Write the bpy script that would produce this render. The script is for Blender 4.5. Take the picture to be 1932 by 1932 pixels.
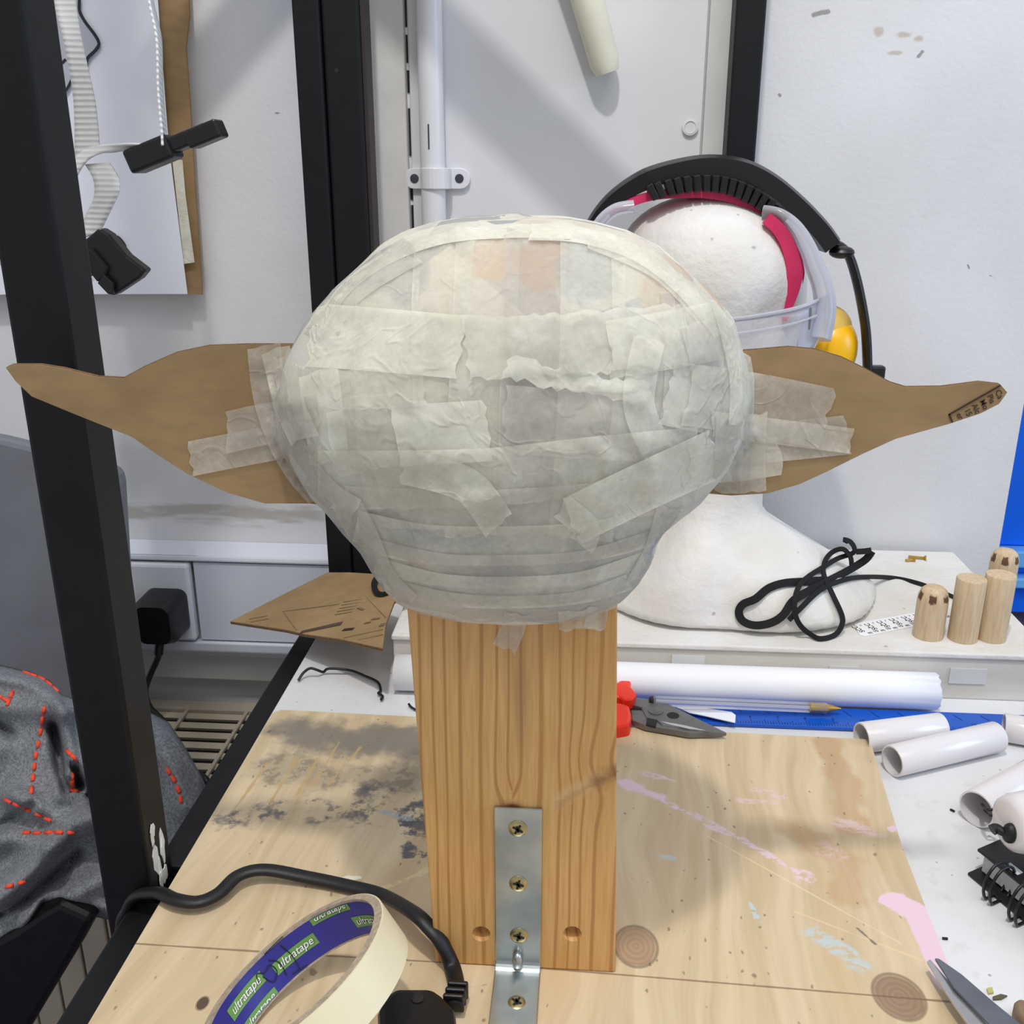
import bpy, bmesh, math, random
from mathutils import Vector as V, Matrix
from mathutils.bvhtree import BVHTree
from mathutils import noise as mnoise
from math import sin, cos, pi, radians, sqrt, exp
random.seed(7)
SC = bpy.context.scene
COL = SC.collection
for o in list(bpy.data.objects): bpy.data.objects.remove(o)

# ------------------------------------------------------------------ camera, world, lights
F = 1860.0; YAW = radians(4.2); PITCH = radians(19.0); CAMH = 0.48
fw = V((-sin(YAW)*cos(PITCH), cos(YAW)*cos(PITCH), -sin(PITCH)))
rt = V((cos(YAW), sin(YAW), 0)); up = rt.cross(fw); C0 = V((0, 0, CAMH))
cd = bpy.data.cameras.new('camera'); cam = bpy.data.objects.new('camera', cd); COL.objects.link(cam)
cd.sensor_width = 36; cd.lens = 36*F/1932; cd.clip_start = 0.01
cam.matrix_world = Matrix((( rt.x, up.x, -fw.x, C0.x), (rt.y, up.y, -fw.y, C0.y), (rt.z, up.z, -fw.z, C0.z), (0, 0, 0, 1)))
SC.camera = cam
SC.view_settings.view_transform = 'Standard'; SC.view_settings.look = 'None'
SC.view_settings.gamma = 1; SC.view_settings.use_curve_mapping = False
SC.view_settings.exposure = 0.0
W = bpy.data.worlds.new('room_light'); SC.world = W; W.use_nodes = True
W.node_tree.nodes['Background'].inputs[0].default_value = (0.93, 0.96, 1.0, 1)
W.node_tree.nodes['Background'].inputs[1].default_value = 0.50
def area(name, loc, target, sx, sy, power, col):
    l = bpy.data.lights.new(name, 'AREA'); l.shape = 'RECTANGLE'; l.size = sx; l.size_y = sy; l.energy = power; l.color = col
    o = bpy.data.objects.new(name, l); COL.objects.link(o); o.location = loc
    o.rotation_euler = (V(target)-V(loc)).to_track_quat('-Z', 'Y').to_euler(); return o
KEY = V((-0.10, -0.05, 2.15))
area('ceiling_tube_light', KEY, (0.05, 0.75, 0), 0.09, 0.09, 20, (1.0, 0.97, 0.93))
area('ceiling_panel_light', (0.35, -0.5, 2.4), (0.1, 0.7, 0.1), 1.8, 1.2, 21, (1.0, 0.98, 0.95))
area('window_daylight', (2.3, 0.2, 0.95), (0.3, 0.6, 0), 0.9, 1.0, 17, (0.50, 0.70, 1.0))

# ------------------------------------------------------------------ helpers: picking places in the room
def ray(x, y): return fw + rt*((x-966)/F) - up*((y-966)/F)
def Zp(x, y, z=0.0): d = ray(x, y); return C0 + d*((z-CAMH)/d.z)
def Yp(x, y, Y): d = ray(x, y); return C0 + d*(Y/d.y)
def spl(pts, n=8, closed=False):
    pts = [V(p) for p in pts]; out = []
    m = len(pts); rng = range(m if closed else m-1)
    for i in rng:
        g = (lambda k: pts[k % m]) if closed else (lambda k: pts[min(max(k, 0), m-1)])
        p0, p1, p2, p3 = g(i-1), g(i), g(i+1), g(i+2)
        for j in range(n):
            t = j/n
            out.append(0.5*((2*p1)+(p2-p0)*t+(2*p0-5*p1+4*p2-p3)*t*t+(3*p1-p0-3*p2+p3)*t**3))
    if not closed: out.append(pts[-1].copy())
    return out
def interp(x, tab):
    if x <= tab[0][0]: return tab[0][1]
    for (a, b), (c, d) in zip(tab, tab[1:]):
        if x <= c: return b+(d-b)*(x-a)/(c-a)
    return tab[-1][1]

# ------------------------------------------------------------------ helpers: geometry (vertex list, face list)
class MB:
    def __init__(s): s.v = []; s.f = []
    def add(s, v, f):
        k = len(s.v); s.v += [V(p) for p in v]; s.f += [tuple(i+k for i in q) for q in f]; return s
    def box(s, lo, hi):
        x0, y0, z0 = lo; x1, y1, z1 = hi
        return s.add([(x0,y0,z0),(x1,y0,z0),(x1,y1,z0),(x0,y1,z0),(x0,y0,z1),(x1,y0,z1),(x1,y1,z1),(x0,y1,z1)],
                     [(3,2,1,0),(4,5,6,7),(0,1,5,4),(1,2,6,5),(2,3,7,6),(3,0,4,7)])
    def obox(s, c, ax, ay, az, hx, hy, hz):
        c = V(c); ax = V(ax).normalized(); ay = V(ay).normalized(); az = V(az).normalized()
        P = [c+ax*a*hx+ay*b*hy+az*d*hz for d in (-1, 1) for a, b in ((-1,-1),(1,-1),(1,1),(-1,1))]
        return s.add(P, [(3,2,1,0),(4,5,6,7),(0,1,5,4),(1,2,6,5),(2,3,7,6),(3,0,4,7)])
    def prism(s, poly, off):
        n = len(poly); off = V(off); P = [V(p) for p in poly]
        return s.add(P+[p+off for p in P], [tuple(range(n)), tuple(range(2*n-1, n-1, -1))]+[((i+1) % n, i, i+n, (i+1) % n+n) for i in range(n)])
    def sweep(s, path, prof, upv=None, caps=True, closed=False, scale=None):
        path = [V(p) for p in path]; n = len(path); k = len(prof); base = len(s.v)
        nrm = None; rows = []
        for i, p in enumerate(path):
            a = path[(i-1) % n] if (closed or i > 0) else p
            b = path[(i+1) % n] if (closed or i < n-1) else p
            t = (b-a).normalized()
            if upv is not None:
                u = V(upv(i/(n-1)) if callable(upv) else upv)
                nn = (u - t*u.dot(t))
                if nn.length < 1e-5: nn = t.orthogonal()
                nn.normalize()
            elif nrm is None: nn = t.orthogonal().normalized()
            else: nn = (nrm - t*nrm.dot(t)).normalized()
            nrm = nn; bi = t.cross(nn); sc = scale(i/(n-1)) if scale else 1
            rows.append([p+bi*(q[0]*sc)+nn*(q[1]*sc) for q in prof])
        vs = [q for r in rows for q in r]; fs = []
        m = n if closed else n-1
        for i in range(m):
            i2 = (i+1) % n
            for j in range(k):
                j2 = (j+1) % k; fs.append((i*k+j, i*k+j2, i2*k+j2, i2*k+j))
        if caps and not closed: fs += [tuple(range(k-1, -1, -1)), tuple((n-1)*k+j for j in range(k))]
        return s.add(vs, fs)
    def tube(s, path, r, n=10, **kw): return s.sweep(path, [(r*cos(2*pi*j/n), r*sin(2*pi*j/n)) for j in range(n)], **kw)
    def ribbon(s, path, w, t, upv, **kw): return s.sweep(path, [(-w/2,-t/2),(w/2,-t/2),(w/2,t/2),(-w/2,t/2)], upv=upv, **kw)
    def lathe(s, c, ax, prof, n=32, closed=False):   # prof: (radius, height) along ax
        c = V(c); ax = V(ax).normalized(); u = ax.orthogonal().normalized(); w = ax.cross(u); k = len(prof)
        vs = [c+ax*h+(u*cos(2*pi*j/n)+w*sin(2*pi*j/n))*r for (r, h) in prof for j in range(n)]
        fs = []
        for i in range(k if closed else k-1):
            i2 = (i+1) % k
            for j in range(n): j2 = (j+1) % n; fs.append((i*n+j, i*n+j2, i2*n+j2, i2*n+j))
        if not closed:
            fs += [tuple(range(n-1, -1, -1)), tuple((k-1)*n+j for j in range(n))]
        return s.add(vs, fs)
    def grid(s, rows):
        n = len(rows); m = len(rows[0])
        return s.add([p for r in rows for p in r], [(i*m+j, i*m+j+1, (i+1)*m+j+1, (i+1)*m+j) for i in range(n-1) for j in range(m-1)])
    def ball(s, c, rx, ry, rz, n=24, m=14, fn=None):
        c = V(c); vs = []; fs = []
        for i in range(m+1):
            a = pi*i/m
            for j in range(n):
                b = 2*pi*j/n; d = V((sin(a)*cos(b), sin(a)*sin(b), cos(a))); k = fn(d) if fn else 1
                vs.append(c+V((d.x*rx, d.y*ry, d.z*rz))*k)
        for i in range(m):
            for j in range(n): j2 = (j+1) % n; fs.append((i*n+j, (i+1)*n+j, (i+1)*n+j2, i*n+j2))
        return s.add(vs, fs)

def obj(name, mb, mat, parent=None, smooth=False, bevel=0, label=None, kind=None, base=None, angle=40):
    vs = mb.v
    if parent is not None: org = V(parent['_o'])
    else:
        org = V(base) if base is not None else V((sum(p.x for p in vs)/len(vs), sum(p.y for p in vs)/len(vs), min(p.z for p in vs)))
    me = bpy.data.meshes.new(name); me.from_pydata([p-org for p in vs], [], mb.f)
    bm = bmesh.new(); bm.from_mesh(me)
    bmesh.ops.remove_doubles(bm, verts=bm.verts, dist=1e-6)
    bmesh.ops.recalc_face_normals(bm, faces=bm.faces); bm.to_mesh(me); bm.free()
    o = bpy.data.objects.new(name, me); COL.objects.link(o); me.materials.append(mat)
    if parent is not None: o.parent = parent
    else: o.location = org
    o['_o'] = tuple(org)
    if bevel:
        b = o.modifiers.new('bevel', 'BEVEL'); b.width = bevel; b.segments = 2; b.limit_method = 'ANGLE'; b.angle_limit = radians(35)
    if smooth:
        try: me.shade_smooth_by_angle(angle=radians(angle)) if hasattr(me, 'shade_smooth_by_angle') else [setattr(p, 'use_smooth', True) for p in me.polygons]
        except Exception: [setattr(p, 'use_smooth', True) for p in me.polygons]
        if smooth == 2: [setattr(p, 'use_smooth', True) for p in me.polygons]
        elif smooth == 1 and not any(p.use_smooth for p in me.polygons):
            for p in me.polygons: p.use_smooth = True
    if label: o['label'] = label
    if kind: o['kind'] = kind
    return o
def auto_sharp(o, ang=40):
    me = o.data; bm = bmesh.new(); bm.from_mesh(me)
    for e in bm.edges:
        e.smooth = not (len(e.link_faces) != 2 or e.calc_face_angle(0) > radians(ang))
    for f in bm.faces: f.smooth = True
    bm.to_mesh(me); bm.free()
def sobj(name, mb, mat, parent=None, ang=40, **kw):
    o = obj(name, mb, mat, parent, **kw); auto_sharp(o, ang); return o
def tag(o, label, cat, group=None):
    o['label'] = label; o['category'] = cat
    if group: o['group'] = group
    return o
def thing(name, label, cat, loc, group=None):
    o = bpy.data.objects.new(name, None); COL.objects.link(o); o.location = V(loc); o.empty_display_size = 0.02
    o['_o'] = tuple(V(loc)); return tag(o, label, cat, group)
def struct(o): o['kind'] = 'structure'; return o
_txt = {}
def text2d(s, size=1.0, shear=0.0, bold=0.0):
    cu = bpy.data.curves.new('t', 'FONT'); cu.body = s; cu.size = 1; cu.shear = shear; cu.offset = bold; cu.resolution_u = 3
    o = bpy.data.objects.new('t', cu); COL.objects.link(o)
    dg = bpy.context.evaluated_depsgraph_get(); me = bpy.data.meshes.new_from_object(o.evaluated_get(dg))
    v = [(p.co.x*size, p.co.y*size) for p in me.vertices]; f = [tuple(q.vertices) for q in me.polygons]
    bpy.data.objects.remove(o); bpy.data.curves.remove(cu); bpy.data.meshes.remove(me)
    return v, f

# ------------------------------------------------------------------ helpers: materials (small node expression language)
def lin(c):
    f = lambda u: u/12.92 if u <= 0.04045 else ((u+0.055)/1.055)**2.4
    return (f(c[0]/255), f(c[1]/255), f(c[2]/255), 1)
class S:
    def __init__(s, g, k): s.g = g; s.k = k
    def _b(s, op, o, r=False): return s.g.m(op, o, s) if r else s.g.m(op, s, o)
    def __add__(s, o): return s._b('ADD', o)
    __radd__ = __add__
    def __sub__(s, o): return s._b('SUBTRACT', o)
    def __rsub__(s, o): return s._b('SUBTRACT', o, True)
    def __mul__(s, o): return s._b('MULTIPLY', o)
    __rmul__ = __mul__
    def __truediv__(s, o): return s._b('DIVIDE', o)
class G:
    def __init__(s, name):
        s.mat = bpy.data.materials.new(name); s.mat.use_nodes = True; s.nt = s.mat.node_tree
        s.bs = s.nt.nodes['Principled BSDF']; s.geo = None
    def n(s, t, **kw):
        x = s.nt.nodes.new(t)
        for a, b in kw.items(): setattr(x, a, b)
        return x
    def put(s, sock, v):
        if isinstance(v, S): s.nt.links.new(v.k, sock)
        elif v is not None:
            if isinstance(v, tuple) and len(v) == 3 and len(sock.default_value) == 4: v = v+(1,)
            sock.default_value = v
    def m(s, op, *a, clamp=False):
        x = s.n('ShaderNodeMath', operation=op, use_clamp=clamp)
        for i, v in enumerate(a): s.put(x.inputs[i], v)
        return S(s, x.outputs[0])
    def pos(s):
        if not s.geo: s.geo = s.n('ShaderNodeNewGeometry')
        return S(s, s.geo.outputs['Position'])
    def xyz(s, v=None):
        x = s.n('ShaderNodeSeparateXYZ'); s.put(x.inputs[0], v or s.pos()); return [S(s, q) for q in x.outputs]
    def vec(s, x, y, z):
        c = s.n('ShaderNodeCombineXYZ')
        for i, q in enumerate((x, y, z)): s.put(c.inputs[i], q)
        return S(s, c.outputs[0])
    def vmul(s, v, t):
        x = s.n('ShaderNodeVectorMath', operation='MULTIPLY'); s.put(x.inputs[0], v); x.inputs[1].default_value = t; return S(s, x.outputs[0])
    def noise(s, scale, detail=3, rough=0.55, v=None, dist=0):
        x = s.n('ShaderNodeTexNoise'); s.put(x.inputs['Vector'], v or s.pos())
        x.inputs['Scale'].default_value = scale; x.inputs['Detail'].default_value = detail; x.inputs['Roughness'].default_value = rough; x.inputs['Distortion'].default_value = dist
        return S(s, x.outputs['Fac'])
    def vor(s, scale, v=None, feature='F1', out='Distance', rnd=1):
        x = s.n('ShaderNodeTexVoronoi', feature=feature); s.put(x.inputs['Vector'], v or s.pos()); x.inputs['Scale'].default_value = scale; x.inputs['Randomness'].default_value = rnd
        return S(s, x.outputs[out])
    def ss(s, x, a, b, lo=0.0, hi=1.0):
        q = s.n('ShaderNodeMapRange', interpolation_type='SMOOTHSTEP'); s.put(q.inputs[0], x)
        q.inputs[1].default_value = a; q.inputs[2].default_value = b; q.inputs[3].default_value = lo; q.inputs[4].default_value = hi
        if a > b:
            q.inputs[1].default_value = b; q.inputs[2].default_value = a; q.inputs[3].default_value = hi; q.inputs[4].default_value = lo
        return S(s, q.outputs[0])
    def mix(s, fac, a, b):
        x = s.n('ShaderNodeMix', data_type='RGBA'); s.put(x.inputs[0], fac); s.put(x.inputs[6], a); s.put(x.inputs[7], b); return S(s, x.outputs[2])
    def seg(s, x, y, a, b):
        ax, ay = a; bx, by = b; dx, dy = bx-ax, by-ay; L = dx*dx+dy*dy+1e-12
        t = s.m('MULTIPLY', (x-ax)*dx+(y-ay)*dy, 1/L, clamp=True)
        ex = x-ax-t*dx; ey = y-ay-t*dy
        return s.m('SQRT', ex*ex+ey*ey)
    def ell(s, x, y, c, rx, ry):
        ex = (x-c[0])*(1/rx); ey = (y-c[1])*(1/ry); return s.m('SQRT', ex*ex+ey*ey)
    def mx(s, a, b): return s.m('MAXIMUM', a, b)
    def out(s, color=None, rough=0.6, bump=None, metallic=0, spec=0.5, bstr=0.3, bdist=0.001, **kw):
        s.put(s.bs.inputs['Base Color'], color); s.put(s.bs.inputs['Roughness'], rough); s.put(s.bs.inputs['Metallic'], metallic); s.put(s.bs.inputs['Specular IOR Level'], spec)
        if bump is not None:
            b = s.n('ShaderNodeBump'); b.inputs['Strength'].default_value = bstr; b.inputs['Distance'].default_value = bdist
            s.put(b.inputs['Height'], bump); s.nt.links.new(b.outputs[0], s.bs.inputs['Normal'])
        for a, v in kw.items(): s.put(s.bs.inputs[a.replace('_', ' ')], v)
        return s.mat
def plain(name, c, rough=0.5, var=0.12, scale=40, bumps=0.15, metallic=0, spec=0.5, bdist=0.0005, **kw):
    g = G(name); n = g.noise(scale, 4); L = lin(c); k = lambda f: tuple(min(1, q*f) for q in L[:3])
    return g.out(g.mix(g.ss(n, 0.3, 0.7), k(1-var), k(1+var)), rough, bump=g.noise(scale*6, 3), bstr=bumps, bdist=bdist, metallic=metallic, spec=spec, **kw)

# ---- plain materials
m_black = plain('black_powder_coat', (11, 12, 16), 0.5, 0.2, 60, 0.2, spec=0.3)
m_blackplastic = plain('black_plastic', (14, 14, 16), 0.38, 0.15, 50, 0.15)
m_cord = plain('black_rubber', (17, 17, 18), 0.5, 0.2, 120, 0.2)
m_elastic = plain('black_elastic', (12, 12, 14), 0.85, 0.3, 400, 0.6)
m_pipe = plain('white_gloss_paint', (222, 222, 226), 0.35, 0.04, 12, 0.1)
m_pvc = plain('white_pvc', (226, 222, 224), 0.18, 0.02, 10, 0.02)
m_paper = plain('white_paper', (226, 228, 238), 0.7, 0.03, 9, 0.1)
m_paper2 = plain('bright_paper', (240, 240, 243), 0.6, 0.02, 9, 0.05)
m_ink = plain('ink', (30, 30, 38), 0.6, 0.1)
m_inkbrown = plain('brown_print', (52, 30, 22), 0.7, 0.1)
m_greyink = plain('grey_wash', (176, 178, 190), 0.7, 0.05)
m_trunk = plain('white_plastic_trunking', (214, 218, 230), 0.22, 0.03, 9, 0.03)
m_socket = plain('socket_plastic', (220, 222, 228), 0.3, 0.02)
m_greyplastic = plain('grey_moulded_plastic', (112, 114, 120), 0.5, 0.06, 20, 0.3)
m_beige = plain('beige_heater_paint', (176, 166, 148), 0.5, 0.06, 20, 0.1)
m_dark = plain('dark_cavity', (30, 27, 24), 0.8, 0.1)
m_zinc_screw = plain('yellow_zinc', (176, 164, 122), 0.35, 0.15, 200, 0.1, metallic=1)
m_slot = plain('screw_recess', (28, 22, 14), 0.6)
m_red = plain('red_handle_plastic', (226, 44, 18), 0.3, 0.08, 30, 0.05)
m_steel = plain('grey_tool_steel', (120, 120, 120), 0.38, 0.12, 60, 0.2, metallic=0.7)
m_polish = plain('polished_steel', (205, 205, 208), 0.22, 0.08, 60, 0.1, metallic=0.9)
m_scissor = plain('scissor_steel', (128, 132, 142), 0.3, 0.1, 40, 0.1, metallic=0.8)
m_brass = plain('brass', (188, 150, 70), 0.35, 0.1, 80, 0.1, metallic=0.7)
m_pink = plain('pink_padding', (206, 40, 92), 0.5, 0.08, 60, 0.1)
m_yellow = plain('yellow_plastic', (246, 186, 8), 0.32, 0.05, 20, 0.05)
m_cushion = plain('pale_yellow_cushion', (214, 178, 84), 0.55, 0.06, 30, 0.1)
m_navy = plain('navy_plastic', (34, 42, 82), 0.4)
m_blue = plain('bright_blue_laminate', (0, 112, 255), 0.3, 0.04, 8, 0.03)
m_lblue = plain('pale_blue_edge', (120, 190, 255), 0.25, 0.05, 8, 0.02)
m_carpet = plain('purple_grey_carpet', (96, 84, 108), 0.95, 0.25, 300, 1.0)
m_tapecore = plain('tape_side_layers', (176, 160, 140), 0.85, 0.18, 260, 0.8)
m_tapeback = plain('cream_masking_tape', (226, 216, 184), 0.42, 0.04, 14, 0.15)
m_green = plain('green_print', (112, 160, 82), 0.5, 0.05)
m_white = plain('white_print', (236, 238, 232), 0.5, 0.03)
m_corru = plain('corrugated_edge', (112, 82, 56), 0.85, 0.35, 500, 1.0)
m_orange = plain('orange_red_thread', (246, 80, 48), 0.8, 0.12, 200, 0.5)
m_pages = plain('grey_page_block', (200, 200, 204), 0.7, 0.05, 300, 0.4)
m_foam = plain('cream_foam_rod', (226, 222, 202), 0.8, 0.06, 24, 0.4)
m_brownbit = plain('brown_offcut', (140, 116, 92), 0.7, 0.15)
m_clip = plain('dark_clip', (60, 60, 70), 0.3)

# ---- wall paint with scuffs, stains and a grime line above the trunking
YW = 1.15
def W2(x, y, Y=YW): p = Yp(x, y, Y); return (p.x, p.z)
g = G('painted_wall'); x, y, z = g.xyz()
stip = g.noise(160, 4); big = g.noise(5, 3)
col = g.mix(g.ss(big, 0.3, 0.7), lin((212, 212, 214)), lin((222, 222, 225)))
wob = g.noise(90, 3)
sc = None
for (a, b, w) in (((884,190),(896,180),3.2), ((1035,126),(1052,122),4), ((1212,170),(1232,170),4), ((1535,28),(1562,21),4.5), ((1733,106),(1740,98),4), ((722,414),(728,421),2.5), ((520,213),(533,213),2), ((1826,500),(1828,506),2.5), ((1592,460),(1594,464),2), ((1470,178),(1472,180),2), ((1868,520),(1880,525),2)):
    d = g.seg(x, z, W2(*a), W2(*b)) + (wob-0.5)*0.006
    k = g.ss(d, w/1560, w/1560*0.5); sc = k if sc is None else g.mx(sc, k)
col = g.mix(sc*0.75, col, lin((120, 116, 112)))
st = None
for (c, rx, ry) in (((1658,60),10,9), ((1706,66),14,6), ((1733,73),10,7), ((1690,100),14,4)):
    e = g.ell(x, z, W2(*c), rx/1560, ry/1560)+(wob-0.5)*1.4; k = g.ss(e, 1.1, 0.4); st = k if st is None else g.mx(st, k)
col = g.mix(st*0.6, col, lin((176, 158, 132)))
zg = W2(430, 962)[1]; stretch = g.noise(14, 4, v=g.vmul(g.pos(), (1, 1, 6)))
gr = g.ss(g.m('ABSOLUTE', z-zg+0.004)-(stretch-0.5)*0.05, 0.016, 0.002)*g.ss(x, -0.30, -0.34)
col = g.mix(gr*0.55, col, lin((150, 140, 122)))
m_wall = g.out(col, 0.55, bump=stip+big*0.8, bstr=0.35, bdist=0.0012)
m_wall2 = plain('painted_panel', (217, 217, 220), 0.5, 0.03, 6, 0.3, bdist=0.001)
m_strip = plain('grey_cover_strip', (208, 207, 205), 0.6, 0.05, 14, 0.3, bdist=0.001)

# ---- cardboard
g = G('kraft_cardboard'); x, y, z = g.xyz()
fib = g.noise(140, 5, v=g.vmul(g.pos(), (0.35, 1, 1))); cl = g.noise(14, 3); fl = g.vor(160)
col = g.mix(g.ss(cl, 0.3, 0.7), lin((142, 116, 80)), lin((158, 131, 94)))
col = g.mix(g.ss(fib, 0.35, 0.75)*0.35, col, lin((120, 95, 62)))
m_card = g.out(col, 0.8, bump=fib, bstr=0.15, bdist=0.0004)

# ---- pine post
g = G('pine_post'); x, y, z = g.xyz()
kx, kz = Yp(1135, 1440, .5).x, Yp(1135, 1440, .5).z
k2x, k2z = Yp(970, 1500, .5).x, Yp(970, 1500, .5).z
def gau(cx, cz, sx, sz):
    ex = (x-cx)*(1/sx); ez = (z-cz)*(1/sz); return g.m('EXPONENT', (ex*ex+ez*ez)*-1.0)
lowf = g.noise(7, 2, v=g.vmul(g.pos(), (2.5, 1, 0.5)))
xd = x + (lowf-0.5)*0.010 + gau(kx+0.012, kz, 0.026, 0.020)*0.012*((z-kz)*40.0+0.2) + gau(k2x, k2z, 0.010, 0.014)*0.006*g.m('SIGN', x-k2x)
ring = g.m('SINE', (xd + y*0.35)*720.0 + g.m('SINE', xd*160.0)*1.5)
fine = g.noise(60, 4, v=g.vmul(g.pos(), (9, 3, 0.45)))
late = g.ss(ring + (fine-0.5)*0.8, 0.60, 1.0)
col = g.mix(g.ss(fine, 0.25, 0.75), lin((198, 150, 88)), lin((214, 170, 110)))
col = g.mix(late*0.62, col, lin((156, 100, 48)))
warm = g.noise(9, 2)
col = g.mix(g.ss(warm, 0.45, 0.8)*0.35, col, lin((186, 126, 62)))
kn = gau(k2x, k2z, 0.0055, 0.0038); col = g.mix(kn*0.95, col, lin((110, 56, 22)))
Q = lambda px, py: (Yp(px, py, .5).x, Yp(px, py, .5).z)
kw = g.noise(90, 4)
pale = g.ss(g.seg(x, z, Q(1128, 1446), Q(1056, 1484))+(kw-0.5)*0.012, 0.0075, 0.002); col = g.mix(pale*0.5, col, lin((212, 178, 132)))
kn = g.ss(g.seg(x, z, Q(1170, 1434), Q(1128, 1450))+(kw-0.5)*0.012, 0.0085, 0.000); col = g.mix(kn*0.7, col, lin((116, 66, 28)))
kn = g.ss(g.seg(x, z, Q(1108, 1460), Q(1060, 1490))+(kw-0.5)*0.014, 0.0040, 0.0); col = g.mix(kn*0.3, col, lin((140, 88, 42)))
kn = g.ss(g.ell(x, z, Q(971, 1499), 0.0058, 0.0036)+(kw-0.5)*0.5, 1.0, 0.45); col = g.mix(kn*0.85, col, lin((112, 60, 26)))
gs = gau(Yp(985, 1290, .5).x, Yp(985, 1290, .5).z, 0.005, 0.035); col = g.mix(gs*0.4, col, lin((120, 96, 66)))
m_pine = g.out(col, 0.5, bump=late*-0.5+fine*0.4, bstr=0.25, bdist=0.0006)
m_hole = plain('raw_pine_hole', (120, 74, 32), 0.8, 0.5, 900, 1.0)

# ---- plywood board with paint and stains
g = G('stained_plywood'); x, y, z = g.xyz()
def B(px, py): p = Zp(px, py, 0.012); return (p.x, p.y)
wv = g.noise(9, 2, v=g.vmul(g.pos(), (1, 0.5, 1)))
gx = x + (wv-0.5)*0.07 - y*0.10
gv = g.vec(gx, y*0.06, z)
grain = g.noise(70, 4, 0.6, v=gv); broad = g.noise(13, 2, v=gv)
col = g.mix(g.ss(grain, 0.3, 0.7), lin((194, 172, 136)), lin((215, 195, 161)))
col = g.mix(g.ss(broad, 0.5, 0.72)*0.5, col, lin((196, 160, 112)))
rw = g.noise(40, 4)
def stain(px, wpx, soft, colr, amt, rough=0.05, mask=None):
    global col
    d = None
    for a, b in zip(px, px[1:]):
        q = g.seg(x, y, B(*a), B(*b)); d = q if d is None else g.m('MINIMUM', d, q)
    k = g.ss(d + (rw-0.5)*rough, wpx/2300, wpx/2300*soft)*amt
    if mask is not None: k = k*mask
    col = g.mix(k, col, lin(colr))
stain([(1560,1400),(1590,1480),(1612,1560)], 38, 0.5, (184,142,100), 0.5, 0.03)
stain([(1480,1560),(1600,1620),(1600,1690)], 34, 0.4, (186,140,96), 0.4, 0.03)
patch = g.ss(g.noise(55, 5, 0.65), 0.42, 0.56); patch2 = g.ss(g.noise(26, 5, 0.7), 0.46, 0.55)
stain([(560,1380),(660,1400),(790,1400)], 85, 0.3, (116,110,102), 0.85, 0.06)
stain([(520,1450),(640,1460),(780,1470)], 60, 0.3, (122,112,98), 0.75, 0.06, g.mx(patch, 0.55))
stain([(440,1540),(600,1530),(790,1540)], 40, 0.3, (92,88,90), 0.85, 0.06, patch2)
stain([(700,1500),(780,1530),(800,1600)], 42, 0.3, (88,86,90), 0.85, 0.05, patch2)
stain([(740,1560),(790,1600)], 26, 0.4, (84,84,92), 0.8, 0.06, patch2)
for a, b in (((505,1440),(440,1530)), ((560,1430),(510,1515)), ((600,1430),(560,1500)), ((640,1400),(590,1480)), ((680,1410),(620,1480))):
    stain([a, b], 4, 0.3, (190,160,108), 0.8, 0.006)
spk = g.vor(120, v=g.vmul(g.pos(), (1, 0.55, 1))); spkn = g.noise(23, 2)
speck = g.ss(spk+(g.noise(260, 3)-0.5)*0.5, 0.12, 0.02)*g.ss(spkn, 0.36, 0.48)
spk2 = g.vor(34, v=g.vmul(g.pos(), (1, 0.6, 1))); speck = g.mx(speck, g.ss(spk2+(rw-0.5)*0.5, 0.03, 0.0))
col = g.mix(speck*0.6, col, lin((98, 82, 66)))
dry = g.ss(g.noise(190, 5, 0.75, v=g.vmul(g.pos(), (0.5, 1, 1))), 0.42, 0.54)
PK = (226, 200, 210)
stain([(1178,1478),(1215,1492),(1250,1505)], 18, 0.5, PK, 0.95, 0.02)
stain([(1205,1455),(1280,1475)], 7, 0.4, PK, 0.8, 0.014, dry)
stain([(1250,1510),(1400,1585),(1515,1652)], 10, 0.4, PK, 0.9, 0.014, dry)
stain([(1500,1645),(1520,1655)], 13, 0.4, PK, 0.85, 0.02, dry)
stain([(1420,1488),(1470,1500)], 12, 0.3, PK, 0.6, 0.02, dry)
stain([(1400,1510),(1465,1515)], 9, 0.3, PK, 0.5, 0.02, dry)
stain([(1590,1550),(1640,1570)], 22, 0.3, PK, 0.55, 0.03, dry)
stain([(1560,1600),(1590,1615)], 24, 0.3, PK, 0.4, 0.03, dry)
stain([(1690,1700),(1735,1725),(1765,1790),(1790,1850)], 24, 0.8, (230,198,212), 1.0, 0.008)
stain([(1668,1700),(1700,1690)], 9, 0.6, (230,198,212), 1.0, 0.012)
stain([(1682,1565),(1690,1563)], 8, 0.6, (230,198,212), 1.0, 0.01)
stain([(1530,1755),(1570,1782),(1625,1818)], 22, 0.4, (186,204,208), 0.8, 0.03, dry)
stain([(1415,1705),(1432,1738)], 5, 0.4, (184,202,206), 0.9, 0.008, dry)
stain([(1230,1610),(1270,1620)], 9, 0.4, (184,200,204), 0.7, 0.02, dry)
stain([(720,1530),(770,1545)], 5, 0.4, (150,168,180), 0.7, 0.012, dry)
stain([(690,1690),(790,1650),(805,1640)], 9, 0.4, (226,210,160), 0.7, 0.012, dry)
stain([(1335,1578),(1700,1780)], 2.2, 0.3, (232,206,172), 0.55, 0.002)
stain([(1500,1720),(1740,1812)], 2.6, 0.3, (230,200,164), 0.6, 0.003)
stain([(1618,1752),(1650,1780)], 5, 0.4, (90,82,74), 0.8, 0.008)
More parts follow.
